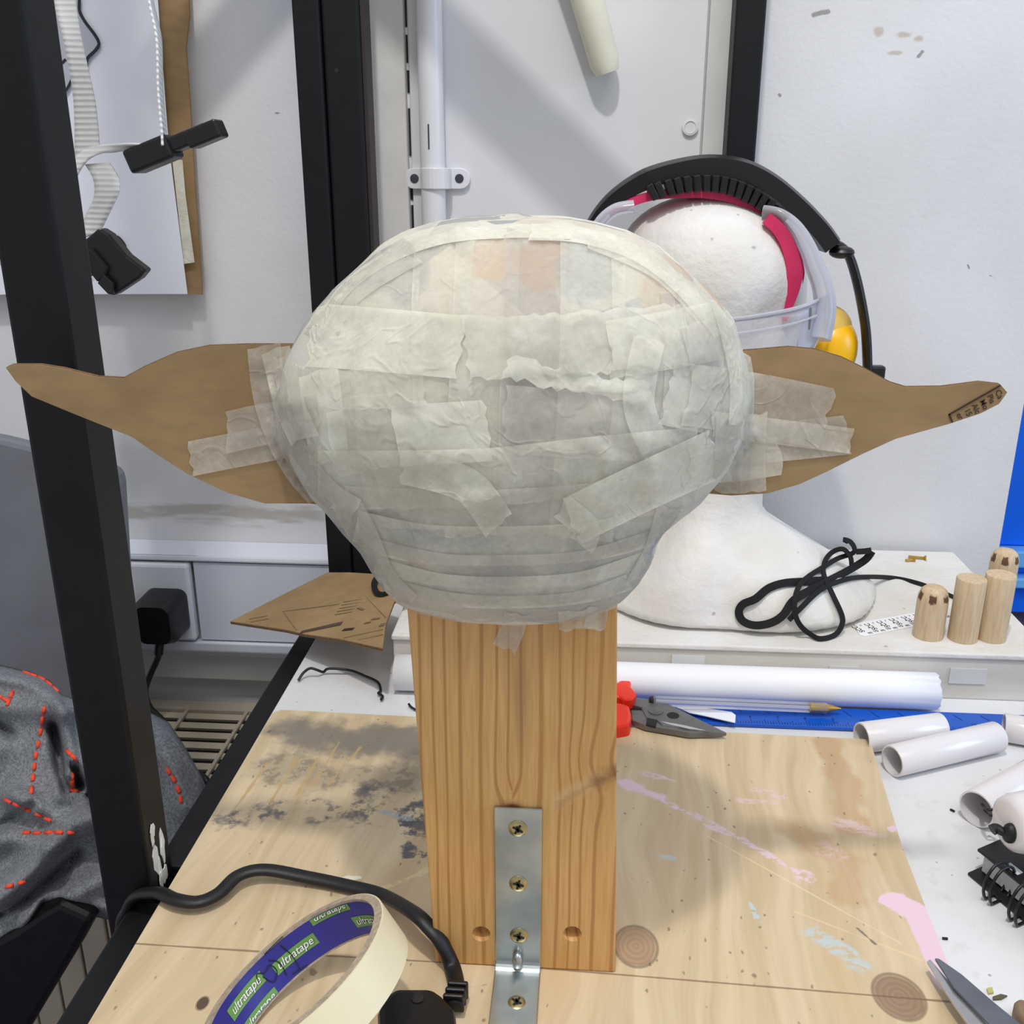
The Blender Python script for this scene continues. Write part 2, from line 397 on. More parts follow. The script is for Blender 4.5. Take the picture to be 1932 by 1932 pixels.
def knot(px, py, rx, ry, c):
    global col
    e = g.ell(x, y, B(px, py), rx/2500, ry/1700); k = g.ss(e+(rw-0.5)*0.25, 1.0, 0.86)
    rg = g.m('SINE', e*26.0+rw*9.0)*0.5+0.5
    col = g.mix(k, col, g.mix(rg, lin(c), lin(tuple(q*0.93 for q in c))))
    col = g.mix(g.ss(g.m('ABSOLUTE', e-1.0), 0.12, 0.02)*0.6, col, lin((90, 64, 46)))
knot(1696, 1880, 37, 30, (158, 130, 104)); knot(1200, 1785, 34, 30, (172, 144, 114))
knot(382, 1893, 9, 9, (96, 78, 62))
for a, b in (((250,1780),(560,1800)), ((560,1800),(1000,1825)), ((1000,1825),(1830,1893))):
    stain([a, b], 2.2, 0.4, (120,92,66), 0.75, 0.0015)
stain([(890,1862),(940,1855)], 9, 0.4, (90,74,62), 0.6, 0.03, patch2)
m_ply = g.out(col, 0.55, bump=grain*0.6+rw*0.3-speck*0.8, bstr=0.3, bdist=0.0006)
m_plyedge = plain('plywood_edge', (120, 100, 78), 0.8, 0.3, 200, 0.6)

# ---- white work top
g = G('scuffed_white_top'); x, y, z = g.xyz()
a = g.noise(6, 4); b = g.noise(45, 5, 0.65); c = g.vor(70)
col = g.mix(g.ss(a, 0.35, 0.65), lin((214, 214, 214)), lin((226, 226, 228)))
col = g.mix(g.ss(b, 0.54, 0.72)*0.35, col, lin((196, 190, 180)))
col = g.mix(g.ss(c+(b-0.5)*0.4, 0.07, 0.03)*0.6, col, lin((130, 126, 120)))
m_top = g.out(col, 0.5, bump=b, bstr=0.25, bdist=0.0008)
g = G('plaster'); a = g.noise(12, 4); b = g.noise(60, 5, 0.65); c = g.vor(38)
col = g.mix(g.ss(a, 0.35, 0.7), lin((218, 214, 207)), lin((228, 226, 224)))
col = g.mix(g.ss(c+(b-0.5)*0.35, 0.09, 0.03)*0.55, col, lin((130, 126, 122)))
m_plaster = g.out(col, 0.6, bump=b*0.8+a*2.5, bstr=0.7, bdist=0.003)
g = G('old_cream_slab'); a = g.noise(9, 4, v=g.vmul(g.pos(), (0.6, 1, 3))); b = g.noise(60, 5, 0.65)
col = g.mix(g.ss(a, 0.35, 0.7), lin((200, 194, 184)), lin((218, 214, 207)))
col = g.mix(g.ss(b, 0.6, 0.8)*0.3, col, lin((170, 164, 152)))
m_slab = g.out(col, 0.6, bump=b, bstr=0.3, bdist=0.001)

# ---- birch dowel, with scorched spots at the top of the rounded ones
def dowelmat(name, burn):
    g = G(name); f = g.noise(60, 4, v=g.vmul(g.pos(), (6, 6, 0.6)))
    col = g.mix(g.ss(f, 0.3, 0.7), lin((196, 172, 138)), lin((214, 192, 160)))
    if burn:
        tc = g.n('ShaderNodeTexCoord'); ob = S(g, tc.outputs['Object']); ox, oy, oz = g.xyz(ob)
        ang = g.m('ARCTAN2', oy, ox); n = g.noise(120, 3, v=ob)
        sp = g.m('SINE', ang*6.0+0.6)+(n-0.5)*2.4
        band = g.ss(g.m('ABSOLUTE', oz-burn)+(n-0.5)*0.010, 0.0050, 0.0030)
        col = g.mix(band*g.ss(sp, -0.05, 0.25)*0.95, col, lin((84, 52, 30)))
    return g.out(col, 0.6, bump=f, bstr=0.15, bdist=0.0004)
m_birch = dowelmat('birch', None)

# ---- zinc bracket
g = G('zinc_plate'); n = g.noise(22, 3); f = g.noise(500, 2)
m_zinc = g.out(g.mix(g.ss(n, 0.3, 0.7), lin((150, 160, 170)), lin((196, 200, 196))), 0.34, bump=f, bstr=0.1, bdist=0.0003, metallic=1)

# ---- felt
g = G('grey_fleece'); f = g.noise(380, 5, 0.75); q = g.noise(60, 4)
col = g.mix(g.ss(f, 0.3, 0.7), lin((112, 115, 120)), lin((172, 175, 180)))
col = g.mix(g.ss(q, 0.35, 0.7)*0.3, col, lin((112, 114, 119)))
m_fleece = g.out(col, 0.95, bump=f, bstr=1.0, bdist=0.002, spec=0.0)
m_felt = m_fleece

# ---- clear plastic
def clear(name, tint, fac, rough=0.05):
    g = G(name); g.nt.nodes.remove(g.bs); out = g.nt.nodes['Material Output']
    tr = g.n('ShaderNodeBsdfTransparent'); tr.inputs[0].default_value = tint+(1,)
    gl = g.n('ShaderNodeBsdfPrincipled'); gl.inputs['Base Color'].default_value = (0.85, 0.86, 0.92, 1); gl.inputs['Roughness'].default_value = rough
    fr = g.n('ShaderNodeLayerWeight'); fr.inputs[0].default_value = 0.35
    f = S(g, fr.outputs['Fresnel'])*0.8+fac
    mx = g.n('ShaderNodeMixShader'); g.put(mx.inputs[0], f); g.nt.links.new(tr.outputs[0], mx.inputs[1]); g.nt.links.new(gl.outputs[0], mx.inputs[2])
    g.nt.links.new(mx.outputs[0], out.inputs[0]); return g.mat
m_clear = clear('clear_plastic', (0.95, 0.95, 0.97), 0.12)
m_clearframe = clear('milky_clear_frame', (0.9, 0.9, 0.94), 0.34, 0.12)
m_bluetrans = plain('blue_ruler_plastic', (18, 86, 190), 0.18, 0.05, 10, 0.02, Alpha=1.0)

# ---- masking tape, translucent
def tapemat(name, c1, c2, op):
    g = G(name); g.nt.nodes.remove(g.bs); out = g.nt.nodes['Material Output']
    cr = g.noise(320, 3, v=g.vmul(g.pos(), (1, 1, 1))); bl = g.noise(28, 4, 0.6); fine = g.noise(900, 2)
    d = g.n('ShaderNodeBsdfPrincipled'); g.put(d.inputs['Base Color'], g.mix(g.ss(bl, 0.3, 0.7), lin(c1), lin(c2)))
    d.inputs['Roughness'].default_value = 0.55; d.inputs['Specular IOR Level'].default_value = 0.35
    b = g.n('ShaderNodeBump'); b.inputs['Strength'].default_value = 0.35; b.inputs['Distance'].default_value = 0.0006; crs = g.ss(g.m('ABSOLUTE', g.noise(30, 2, 0.5, dist=1.2)-0.5), 0.05, 0.0); g.put(b.inputs['Height'], bl*2.2+cr*0.5+fine*0.3+crs*1.1)
    g.nt.links.new(b.outputs[0], d.inputs['Normal'])
    t = g.n('ShaderNodeBsdfTransparent'); t.inputs[0].default_value = (1, 1, 1, 1)
    mx = g.n('ShaderNodeMixShader'); g.put(mx.inputs[0], g.ss(bl+(cr-0.5)*0.5, 0.25, 0.75, op-0.10, op+0.10))
    g.nt.links.new(t.outputs[0], mx.inputs[1]); g.nt.links.new(d.outputs[0], mx.inputs[2]); g.nt.links.new(mx.outputs[0], out.inputs[0]); return g.mat
m_tape = tapemat('translucent_masking_tape', (226, 223, 206), (238, 236, 221), 0.40)
m_tapeg = tapemat('translucent_greyer_tape', (204, 199, 188), (220, 215, 204), 0.42)
m_tapeb = tapemat('bright_masking_tape', (234, 232, 214), (241, 240, 226), 0.58)

# head core: paper and tape seen through the outer layers
g = G('under_tape_paper'); x, y, z = g.xyz()
cell = g.vor(16, v=g.vmul(g.pos(), (1, 1, 0.7)), out='Color'); cn = g.noise(22, 4, 0.6); fn = g.noise(160, 4, 0.65)
cx_, cy_, cz_ = g.xyz(cell)
col = g.mix(g.ss(cx_, 0.2, 0.8), lin((156, 156, 154)), lin((206, 204, 192)))
col = g.mix(g.ss(cn, 0.5, 0.72)*0.7, col, lin((144, 146, 154)))
col = g.mix(g.ss(cy_, 0.7, 0.9)*0.45, col, lin((190, 176, 158)))
def hb(px, py, rx, ry, c, a):
    global col
    p = Yp(px, py, 0.44); e = g.ell(x, z, (p.x, p.z), rx/3900, ry/3900)+(cn-0.5)*0.9
    col = g.mix(g.ss(e, 1.05, 0.75)*a, col, lin(c))
hb(930, 490, 60, 36, (192, 162, 132), 0.9); hb(1025, 500, 50, 50, (186, 156, 130), 0.9)
hb(740, 530, 60, 60, (150, 152, 158), 0.8); hb(1110, 520, 60, 60, (148, 152, 158), 0.8); hb(1270, 560, 60, 50, (190, 164, 138), 0.8)
hb(1190, 800, 70, 60, (132, 134, 148), 0.85); hb(850, 1010, 130, 30, (134, 136, 146), 0.8); hb(1150, 1030, 90, 30, (140, 142, 150), 0.7)
hb(840, 1120, 80, 30, (150, 150, 154), 0.7); hb(680, 620, 110, 70, (214, 212, 196), 0.7); hb(1350, 600, 50, 40, (188, 160, 132), 0.8)
m_core = g.out(col, 0.7, bump=cn*2+fn*0.4, bstr=0.4, bdist=0.001)

# ================================================================== the room
xr = Yp(1908, 900, YW).x
wb = struct(sobj('wall_back', MB().box((-1.6, YW, -0.75), (xr, YW+0.12, 1.9)), m_wall)); tag(wb, 'white painted back wall with scuffs and stains', 'wall')
mb = MB().box((Yp(774, 200, YW-0.004).x, YW-0.004, -0.2), (Yp(1326, 200, YW-0.004).x, YW+0.01, 1.9))
o = struct(obj('trim_1', mb, m_wall2, bevel=0.001)); tag(o, 'flat white wall panel behind the pipe, with open side joints', 'panel')
seam = MB(); xs = Yp(772, 200, YW-0.001).x
rz = 0.25
while rz < 1.2:
    h = random.uniform(0.02, 0.07); seam.box((xs-0.0014, YW-0.0012, rz), (xs+0.0004+random.random()*0.0008, YW+0.004, rz+h)); rz += h+random.uniform(0.004, 0.016)
obj('joint_gap', seam, m_dark, o)
mb = MB().box((Yp(1330, 200, YW-0.012).x, YW-0.012, -0.2), (Yp(1376, 200, YW-0.012).x, YW+0.01, 1.9))
o = struct(obj('trim_2', mb, m_strip, bevel=0.001)); tag(o, 'grey vertical cover strip beside the far right upright', 'strip')
mb = MB().box((Yp(688, 200, YW-0.01).x, YW-0.010, 0.22), (Yp(766, 200, YW-0.01).x, YW+0.01, 1.9))
o = struct(obj('trim_3', mb, m_strip, bevel=0.003)); tag(o, 'pale boxed strip between black uprights and pipe', 'strip')
fl = struct(obj('floor', MB().box((-1.8, -0.6, -0.80), (2.4, 3.2, -0.75)), m_carpet)); tag(fl, 'purple grey carpet floor beyond the bench', 'floor')

# pipe and saddle clip
t = thing('conduit_pipe', 'white painted vertical pipe on the wall with saddle clip', 'pipe', (Yp(815, 200, 1.13).x, 1.135, 0.2))
px_ = Yp(815, 200, 1.13); px2 = Yp(818, 400, 1.13)
sobj('pipe', MB().tube([V((px2.x, 1.131, 0.2)), V((px_.x, 1.131, 1.9))], 0.0135, 20), m_pipe, t)
cz = Yp(820, 337, 1.12).z; cxp = Yp(819, 337, 1.12).x
mb = MB(); prof = []
for i in range(13): a = pi*i/12; prof.append((cxp-0.0165*cos(a), 1.131-0.0165*sin(a)))
outer = [V((p[0], p[1], cz-0.011)) for p in prof]
pl = [V((cxp-0.0165, 1.145, cz-0.011))]+outer+[V((cxp+0.0165, 1.145, cz-0.011))]
mb.prism(pl, (0, 0, 0.022))
cl = obj('saddle_clip', mb, m_pipe, t, bevel=0.001)
for s in (-1, 1):
    mb = MB()
    pts = [V((cxp+s*0.012, 1.1405, cz-0.011)), V((cxp+s*0.026, 1.1405, cz-0.011))]
    pts += [V((cxp+s*(0.026+0.011*sin(a)), 1.1405, cz-0.011*cos(a))) for a in [pi*i/8 for i in range(1, 8)]]
    pts += [V((cxp+s*0.026, 1.1405, cz+0.011)), V((cxp+s*0.012, 1.1405, cz+0.011))]
    mb.prism(pts, (0, 0.0055, 0)); obj('clip_ear', mb, m_pipe, cl, bevel=0.0008)
for s in (-1, 1):
    obj('screw', MB().lathe((cxp+s*0.025, 1.1412, cz), (0, -1, 0), [(0.0052, 0), (0.0046, 0.0016), (0.002, 0.0018)], 14), m_clip, cl)
obj('pipe_crack', MB().box((px2.x-0.0022, 1.1170, cz+0.03), (px2.x-0.0006, 1.1178, cz+0.055)), m_clip, t)

# foam rod and wall fixing
A_, B_ = Yp(1092, -60, 1.12), Yp(1146, 138, 1.128)
mb = MB().tube([A_+(A_-B_)*1.2, A_, A_.lerp(B_, 0.9), B_], 0.0165, 16, scale=lambda t: 1.15-0.32*t if t < 0.95 else 0.72)
tag(sobj('foam_rod', mb, m_foam, ang=50), 'cream rod hanging against the wall with blunt tapered end', 'rod')
c = Yp(1302, 240, YW-0.005)
tag(sobj('wall_fixing_cap', MB().lathe(c, (0, -1, 0), [(0.0085, 0), (0.0085, 0.0025), (0.006, 0.003), (0.0055, 0.002), (0.001, 0.002)], 24), m_wall2), 'small round white cap fixed on wall panel', 'cap')

# uprights of the bench frame
def upright(name, label, x0, y0, w, d, z0=-0.74, z1=1.6):
    t = thing(name, label, 'upright', (x0+w/2, y0+d/2, z0)); return t
c = Zp(306, 1655, 0); lx1 = c.x; ly0 = 0.548
t = upright('frame_upright', 'near black steel upright in front of the grey blanket, paint chipped low down', lx1-0.036, ly0, 0.036, 0.036)
obj('box_section', MB().box((lx1-0.036, ly0, -0.74), (lx1, ly0+0.036, 1.6)), m_black, t, bevel=0.0025)
mb = MB()
chipc = [(292, 1590, .012, .024), (285, 1620, .006, .022), (296, 1560, .007, .012), (290, 1648, .008, .014)]
for (px, py, w, h) in chipc:
    for k in range(3):
        ctr = ly0+0.018+random.uniform(-0.008, 0.008); zz = Yp(px, py, ly0+0.02).z+random.uniform(-h, h)*0.5
        n = 9; cj = lx1+0.0002+0.00012*k+0.0004*chipc.index((px, py, w, h)); poly = [V((cj, ctr+w*0.45*cos(2*pi*i/n)*random.uniform(.5, 1), zz+h*0.6*sin(2*pi*i/n)*random.uniform(.5, 1))) for i in range(n)]
        mb.prism(poly, (-0.0006, 0, 0))
obj('paint_chips', mb, m_white, t)
bx0 = Yp(555, 100, 1.05).x; bxm = Yp(608, 100, 1.05).x; bx1 = Yp(686, 100, 1.05).x
t = upright('double_upright', 'pair of joined black steel uprights by the white pipe', bx0, 1.05, bx1-bx0, 0.04)
obj('box_section', MB().box((bx0, 1.05, -0.74), (bxm-0.0006, 1.09, 1.6)), m_black, t, bevel=0.003)
obj('box_section', MB().box((bxm+0.0006, 1.052, -0.74), (bx1-0.004, 1.09, 1.6)), m_black, t, bevel=0.003)
obj('brown_edge_strip', MB().box((bx1-0.0038, 1.060, -0.2), (bx1, 1.088, 1.6)), plain('brown_edge', (46, 38, 36), 0.6), t)
obj('bolt_hole', MB().lathe(Yp(635, 133, 1.052), (0, -1, 0), [(0.0022, -0.001), (0.0022, 0.0003)], 10), m_dark, t)
rx0 = Yp(1383, 100, 1.10).x; rx1 = Yp(1440, 100, 1.10).x
t = upright('slim_upright', 'slim black steel upright behind the plaster bust', rx0, 1.10, rx1-rx0, 0.035)
obj('box_section', MB().box((rx0, 1.10, 0.0505), (rx1, 1.135, 1.6)), m_black, t, bevel=0.002)
# diagonal braces of the frame above the picture: they throw the slanted shadows on the wall
def brace(name, label, a, b, wpx, Yb=0.96):
    P = []
    for (px, py) in (a, b):
        w = Yp(px, py, YW); k = (Yb-KEY.y)/(w.y-KEY.y); P.append(KEY+(w-KEY)*k)
    d = (P[1]-P[0]).normalized(); mb = MB().obox((P[0]+P[1])/2, d, (0, 1, 0), d.cross(V((0, 1, 0))), (P[1]-P[0]).length/2, 0.006, wpx/2/1560*0.82)
    tag(obj(name, mb, m_black, bevel=0.001), label, 'brace')
brace('diagonal_brace', 'black diagonal brace high on the frame, right slope', (560, -170), (1215, 470), 112)
brace('diagonal_brace', 'black diagonal brace high on the frame, left slope', (640, -170), (300, 245), 92)

# sheets pinned to the wall on the left
def sheet(name, poly, Y, th, mat, parent=None):
    mb = MB().prism([Yp(px, py, Y) for px, py in poly], (0, th, 0)); return obj(name, mb, mat, parent)
o = sheet('backing_card', [(-300,-80),(352,-80),(357,30),(350,90),(357,180),(368,360),(376,470),(381,556),(-300,552)], 1.128, 0.004, m_card); tag(o, 'brown cardboard backing sheet behind the ink drawing', 'cardboard')
t = thing('ink_drawing', 'white paper sheet with black ink drawing pinned on cardboard', 'drawing', Yp(150, 553, 1.124))
mb = MB(); rows = []
for i in range(13):
    v = i/12; row = []
    for j in range(13):
        u = j/12; py = -80+(555+80)*v; pxr = interp(py, [(-80,292),(0,298),(270,318),(555,354)]); pxl = -300
        row.append(Yp(pxl+(pxr-pxl)*u, py+ (2 if u < .5 else 0), 1.124-0.004*u**6*abs(sin(v*5))))
    rows.append(row)
obj('paper', mb.grid(rows), m_paper, t, smooth=2)
def inkline(pts, w, closed=False, mat=m_ink, Y=1.1195, par=t, name='ink_line'):
    P = [Yp(px, py, Y) for px, py in pts]
    obj(name, MB().ribbon(spl(P, 5, closed), w/1560, 0.0004, (0, 1, 0), closed=closed), mat, par)
ob = [(100,-20),(145,-12),(150,20),(160,40),(187,82),(165,110),(164,125)]
inkline(ob, 5); inkline([(116,182),(128,165),(140,140),(150,128)], 4); inkline([(96,40),(104,80),(110,120),(124,112)], 4); inkline([(100,10),(98,50)], 4)
obj('grey_shading', MB().prism([Yp(a, b, 1.1200) for a, b in [(100,-20),(145,-10),(160,40),(185,82),(165,110),(150,128),(128,165),(116,182),(100,100)]], (0, 0.0005, 0)), m_greyink, t)
inkline([(205,448),(222,446),(237,464),(232,474),(215,464),(208,452)], 3); inkline([(150,515),(168,520),(175,518)], 3)
for a, b in ((405, 410), (430, 436), (455, 462), (485, 490)): inkline([(-20, a), (5, a+3), (18, b)], 3)
o = sheet('tape_strip', [(325,300),(344,302),(350,370),(358,430),(367,495),(347,498),(336,400)], 1.1215, 0.0006, m_tapeb); tag(o, 'strip of pale masking tape on the edge of the drawing', 'tape')

# white webbing strap with a side release buckle
YS = 0.93
g = G('white_webbing'); x, y, z = g.xyz(); rib = g.m('SINE', z*1300.0); fn = g.noise(500, 3)
m_web = g.out(g.mix(g.ss(rib, -0.6, 0.8), lin((222, 221, 219)), lin((238, 237, 235))), 0.8, bump=rib*1.0+fn, bstr=0.5, bdist=0.0006)
t = thing('webbing_strap', 'white ribbed webbing strap with black release buckle hanging by near upright', 'strap', Yp(190, 440, YS))
def webb(rows, name='webbing'):
    mb = MB(); R = []
    for (a, b, ya, yb) in rows: R.append([Yp(a[0], a[1], ya).lerp(Yp(b[0], b[1], yb), k/4) for k in range(5)])
    R2 = []
    for c_ in range(5):
        R2.append(spl([r[c_] for r in R], 8))
    mb.grid(R2); o = obj(name, mb, m_web, t, smooth=2); s = o.modifiers.new('s', 'SOLIDIFY'); s.thickness = 0.0018; return o
webb([((92,-60),(140,-60),YS,YS), ((101,0),(144,0),YS,YS), ((120,75),(155,75),YS-.01,YS-.005), ((140,190),(180,190),YS,YS), ((143,300),(189,280),YS+.01,YS)])
webb([((281,-60),(288,-60),YS-.03,YS+.04), ((283,0),(290,0),YS-.03,YS+.04), ((297,75),(306,75),YS-.03,YS+.04), ((300,170),(308,170),YS-.03,YS+.04), ((306,240),(314,240),YS-.03,YS+.04), ((308,275),(318,268),YS-.03,YS+.02)])
webb([((282,272),(284,277),YS-.02,YS-.01), ((240,269),(225,283),YS-.02,YS-.01), ((180,278),(170,300),YS,YS-.01), ((130,290),(140,345),YS+.02,YS), ((110,330),(125,380),YS+.03,YS)])
webb([((160,310),(205,306),YS,YS-.01), ((176,340),(222,335),YS-.01,YS-.02), ((176,375),(222,362),YS-.01,YS-.025), ((160,408),(205,400),YS,YS-.02), ((150,450),(186,440),YS,YS-.01)])
d = (Yp(418, 238, YS)-Yp(255, 305, YS)).normalized(); cp = Yp(290, 291, YS-.01); wz = d.cross(V((0, 1, 0))).normalized()
b1 = obj('buckle_clip', MB().obox(cp, d, (0, 1, 0), wz, 0.022, 0.014, 0.0105), m_blackplastic, t, bevel=0.003)
cp2 = Yp(358, 264, YS-.01)
obj('prong', MB().obox(cp2-d*0.004+wz*0.001, d, (0, 1, 0), wz, 0.026, 0.010, 0.0065), m_blackplastic, b1, bevel=0.002)
obj('prong', MB().obox(Yp(389, 253, YS-.012), d, (0, 1, 0), wz, 0.016, 0.011, 0.0078), m_blackplastic, b1, bevel=0.002)
poly = [(186,430),(205,442),(238,482),(246,488),(275,510),(262,526),(214,558),(205,556),(183,533),(196,519),(160,482),(160,470),(155,456)]
b2 = obj('buckle_socket', MB().prism([Yp(a, b, YS-.012) for a, b in poly], (0, 0.016, 0)), m_blackplastic, t, bevel=0.0025)
obj('socket_lip', MB().prism([Yp(a, b, YS-.018) for a, b in [(160,472),(170,470),(200,506),(196,519),(183,532),(158,500)]], (0, 0.008, 0)), m_dark, b2, bevel=0.001)
obj('socket_lip', MB().prism([Yp(a, b, YS-.018) for a, b in [(195,517),(214,535),(212,556),(203,555),(183,534)]], (0, 0.008, 0)), m_blackplastic, b2, bevel=0.001)

# trunking, socket, wall plug and its flex
yt0 = 1.10
zt = Yp(430, 1023, YW).z; zb0 = Yp(430, 1062, yt0).z; zb1 = Yp(430, 1214, yt0).z; zb2 = Yp(430, 1240, yt0+0.01).z
t = thing('cable_trunking', 'white plastic dado trunking along the wall', 'trunking', (-0.6, 1.12, zb2)); t['kind'] = 'structure'
def ext(name, prof, xa, xb, mat, par, **kw):
    return obj(name, MB().prism([V((xa, p[0], p[1])) for p in prof], (xb-xa, 0, 0)), mat, par, **kw)
xE = Yp(690, 1060, yt0).x
ext('top_cover', [(YW, zt+.002), (YW-.012, zt), (yt0+.012, zt-.012), (yt0+.002, zb0+.008), (yt0, zb0), (YW, zb0)], -1.3, xE, m_trunk, t, bevel=0.003)
ext('bottom_lip', [(YW, zb1), (yt0, zb1), (yt0+.001, zb2+.012), (yt0+.012, zb2), (YW, zb2)], -1.3, xE, m_trunk, t, bevel=0.002)
xsA, xsB = Yp(160, 1140, yt0).x, Yp(364, 1140, yt0).x
ext('cover_plate', [(YW, zb0-.002), (yt0+.004, zb0-.002), (yt0+.004, zb1+.002), (YW, zb1+.002)], xsB+0.004, xE, m_trunk, t, bevel=0.001)
ext('cover_plate', [(YW, zb0-.002), (yt0+.004, zb0-.002), (yt0+.004, zb1+.002), (YW, zb1+.002)], -1.3, xsA-0.004, m_trunk, t, bevel=0.001)
ext('back_channel', [(YW, zb0), (yt0+.02, zb0), (yt0+.02, zb1), (YW, zb1)], xsA-0.004, xsB+0.004, m_strip, t)
t2 = thing('wall_socket', 'white wall socket plate set in the trunking', 'socket', ((xsA+xsB)/2, yt0, zb1))
obj('plate', MB().box((xsA, yt0-.004, zb1+.003), (xsB, yt0+.012, zb0-.003)), m_socket, t2, bevel=0.004)
r0, r1 = Yp(232, 1085, yt0), Yp(258, 1130, yt0)
obj('rocker_switch', MB().box((r0.x, yt0-.008, r1.z), (r1.x, yt0-.002, r0.z)), m_socket, t2, bevel=0.002)
t3 = thing('wall_plug', 'black mains plug in the wall socket with hanging flex', 'plug', Yp(300, 1222, 1.07))
pc = Yp(293, 1176, 1.055); mb = MB()
def rrect(c, hx, hz, r, y, n=4):
    P = []
    for (sx, sz, a0) in ((1, 1, 0), (-1, 1, pi/2), (-1, -1, pi), (1, -1, 3*pi/2)):
        for k in range(n+1):
            a = a0+pi/2*k/n; P.append(V((c.x+sx*(hx-r)+r*cos(a), y, c.z+sz*(hz-r)+r*sin(a))))
    return P
ra, rb, rc = rrect(pc, .026, .029, .011, 1.095), rrect(pc, .026, .029, .012, 1.06), rrect(pc, .0215, .0245, .012, 1.047)
n = len(ra); mb.add(ra+rb+rc, [tuple(range(n)), tuple(2*n+i for i in range(n))]+[(k*n+i, k*n+(i+1) % n, (k+1)*n+(i+1) % n, (k+1)*n+i) for k in (0, 1) for i in range(n)])
sobj('plug_body', mb, m_blackplastic, t3, ang=50)
fp = [Yp(303, 1215, 1.06), Yp(298, 1240, 1.055), Yp(283, 1275, 1.05), Yp(274, 1305, 1.04), Yp(283, 1335, 1.02), Yp(308, 1362, 1.0), Yp(330, 1410, .97), Yp(352, 1450, .93), Yp(378, 1462, .91), Yp(392, 1480, .90), Yp(394, 1530, .90), Yp(385, 1600, .9)]
sobj('flex', MB().tube(spl(fp, 8), 0.0038, 10), m_cord, t3, ang=80)
obj('strain_sleeve', MB().tube([fp[0]+V((0, 0, .006)), fp[0].lerp(fp[1], .8)], 0.0055, 10), m_blackplastic, t3)

# dark shelf recess, heater with louvres
HZ = -0.185
t = thing('convector_heater', 'beige heater with slatted top grille under the trunking', 'heater', (-0.52, 1.02, -0.75))
hx0, hx1, hy0, hy1 = -0.95, -0.30, 0.925, 1.125
mb = MB().box((hx0, hy0, -0.75), (hx1, hy1, HZ-0.02)); obj('body', mb, m_dark, t)
mb = MB().box((hx0, hy0-.004, HZ-.02), (hx1, hy0+.020, HZ)).box((hx0, hy1-.022, HZ-.02), (hx1, hy1, HZ)).box((hx0, hy0, HZ-.02), (hx0+.02, hy1, HZ)).box((hx1-.02, hy0, HZ-.02), (hx1, hy1, HZ))
obj('rim', mb, m_beige, t)
ns = 7
sl0 = None
for i in range(ns):
    yc = hy0+0.036+(hy1-hy0-0.066)*i/(ns-1)
    o = obj('slat', MB().obox(((hx0+hx1)/2, yc, HZ-0.006), (1, 0, 0), (0, 1, 0.35), (0, -0.35, 1), (hx1-hx0)/2-.019, 0.0046, 0.0020), m_beige, t)
for xx in [Yp(320, 1350, 1.05).x, Yp(410, 1400, 1.0).x, -0.62, -0.75]:
    obj('cross_bar', MB().box((xx-.002, hy0+.01, HZ-.0035), (xx+.002, hy1-.01, HZ+.0005)), m_beige, t)
xx = hx0
while xx < hx1-0.01:
    obj('front_rib', MB().box((xx+.0012, hy0-.010, -0.745), (min(xx+.034, hx1), hy0-.0005, HZ-.021)), m_beige, t, bevel=0.002); xx += 0.036
ws = struct(obj('trim_4', MB().box((-1.3, YW-.020, HZ+.03), (Yp(700, 1260, YW-.02).x, YW+.01, zb2-.0005)), m_strip, bevel=0.002)); tag(ws, 'pale board strip just below the trunking', 'strip')

# ================================================================== bench
t = thing('work_bench', 'white topped work bench with black steel edge rail', 'bench', (0.08, 0.65, -0.75))
TX0 = -0.285; TX1 = 0.462
obj('bench_top', MB().prism([V(p) for p in ((TX0,.05,0),(TX1,.05,0),(TX1,YW-.022,0),(bx1+.006,YW-.022,0),(bx1+.006,1.044,0),(TX0,1.044,0))], (0,0,-.02)), m_top, t, bevel=0.0012)
for (ya, yb) in ((0.0, ly0-.001), (ly0+.037, 1.04)): obj('edge_rail', MB().box((TX0-.024, ya, -0.046), (TX0-.0004, yb, -0.006)), m_black, t, bevel=0.002)
obj('under_frame', MB().box((TX0, 0.06, -0.07), (TX1-.01, 1.04, -0.021)), m_black, t)
for (lx, ly) in ((TX1-.05, 0.10), (TX1-.05, 1.0), (TX0+.01, 0.10)):
    obj('leg', MB().box((lx, ly, -0.75), (lx+.035, ly+.035, -0.07)), m_black, t)
t = thing('plywood_board', 'worn plywood board with paint stains lying on the bench', 'board', (0, 0.5, 0))
bl, br, fr_, fl_ = Zp(532, 1341, .011), Zp(1641, 1397, .011), Zp(1842, 1985, .011), V((TX0+.006, .30, .011))
bl.x = TX0+.008; r2 = Zp(1795, 1840, .011); fr_ = V((r2.x+(r2.x-br.x)*0.75, .30, .011)); r3 = Zp(1702, 1600, .011)
poly = [bl+V((.006, 0, 0)), br, r3, r2, fr_, fl_, bl+V((0, -.006, 0))]
top = [V((p.x, p.y, .012)) for p in poly]
obj('veneer', MB().prism(top, (0, 0, -0.0024)), m_ply, t)
obj('core_plies', MB().prism([V((p.x, p.y, .0095)) for p in poly], (0, 0, -0.0095)), m_plyedge, t)
BZ = 0.012

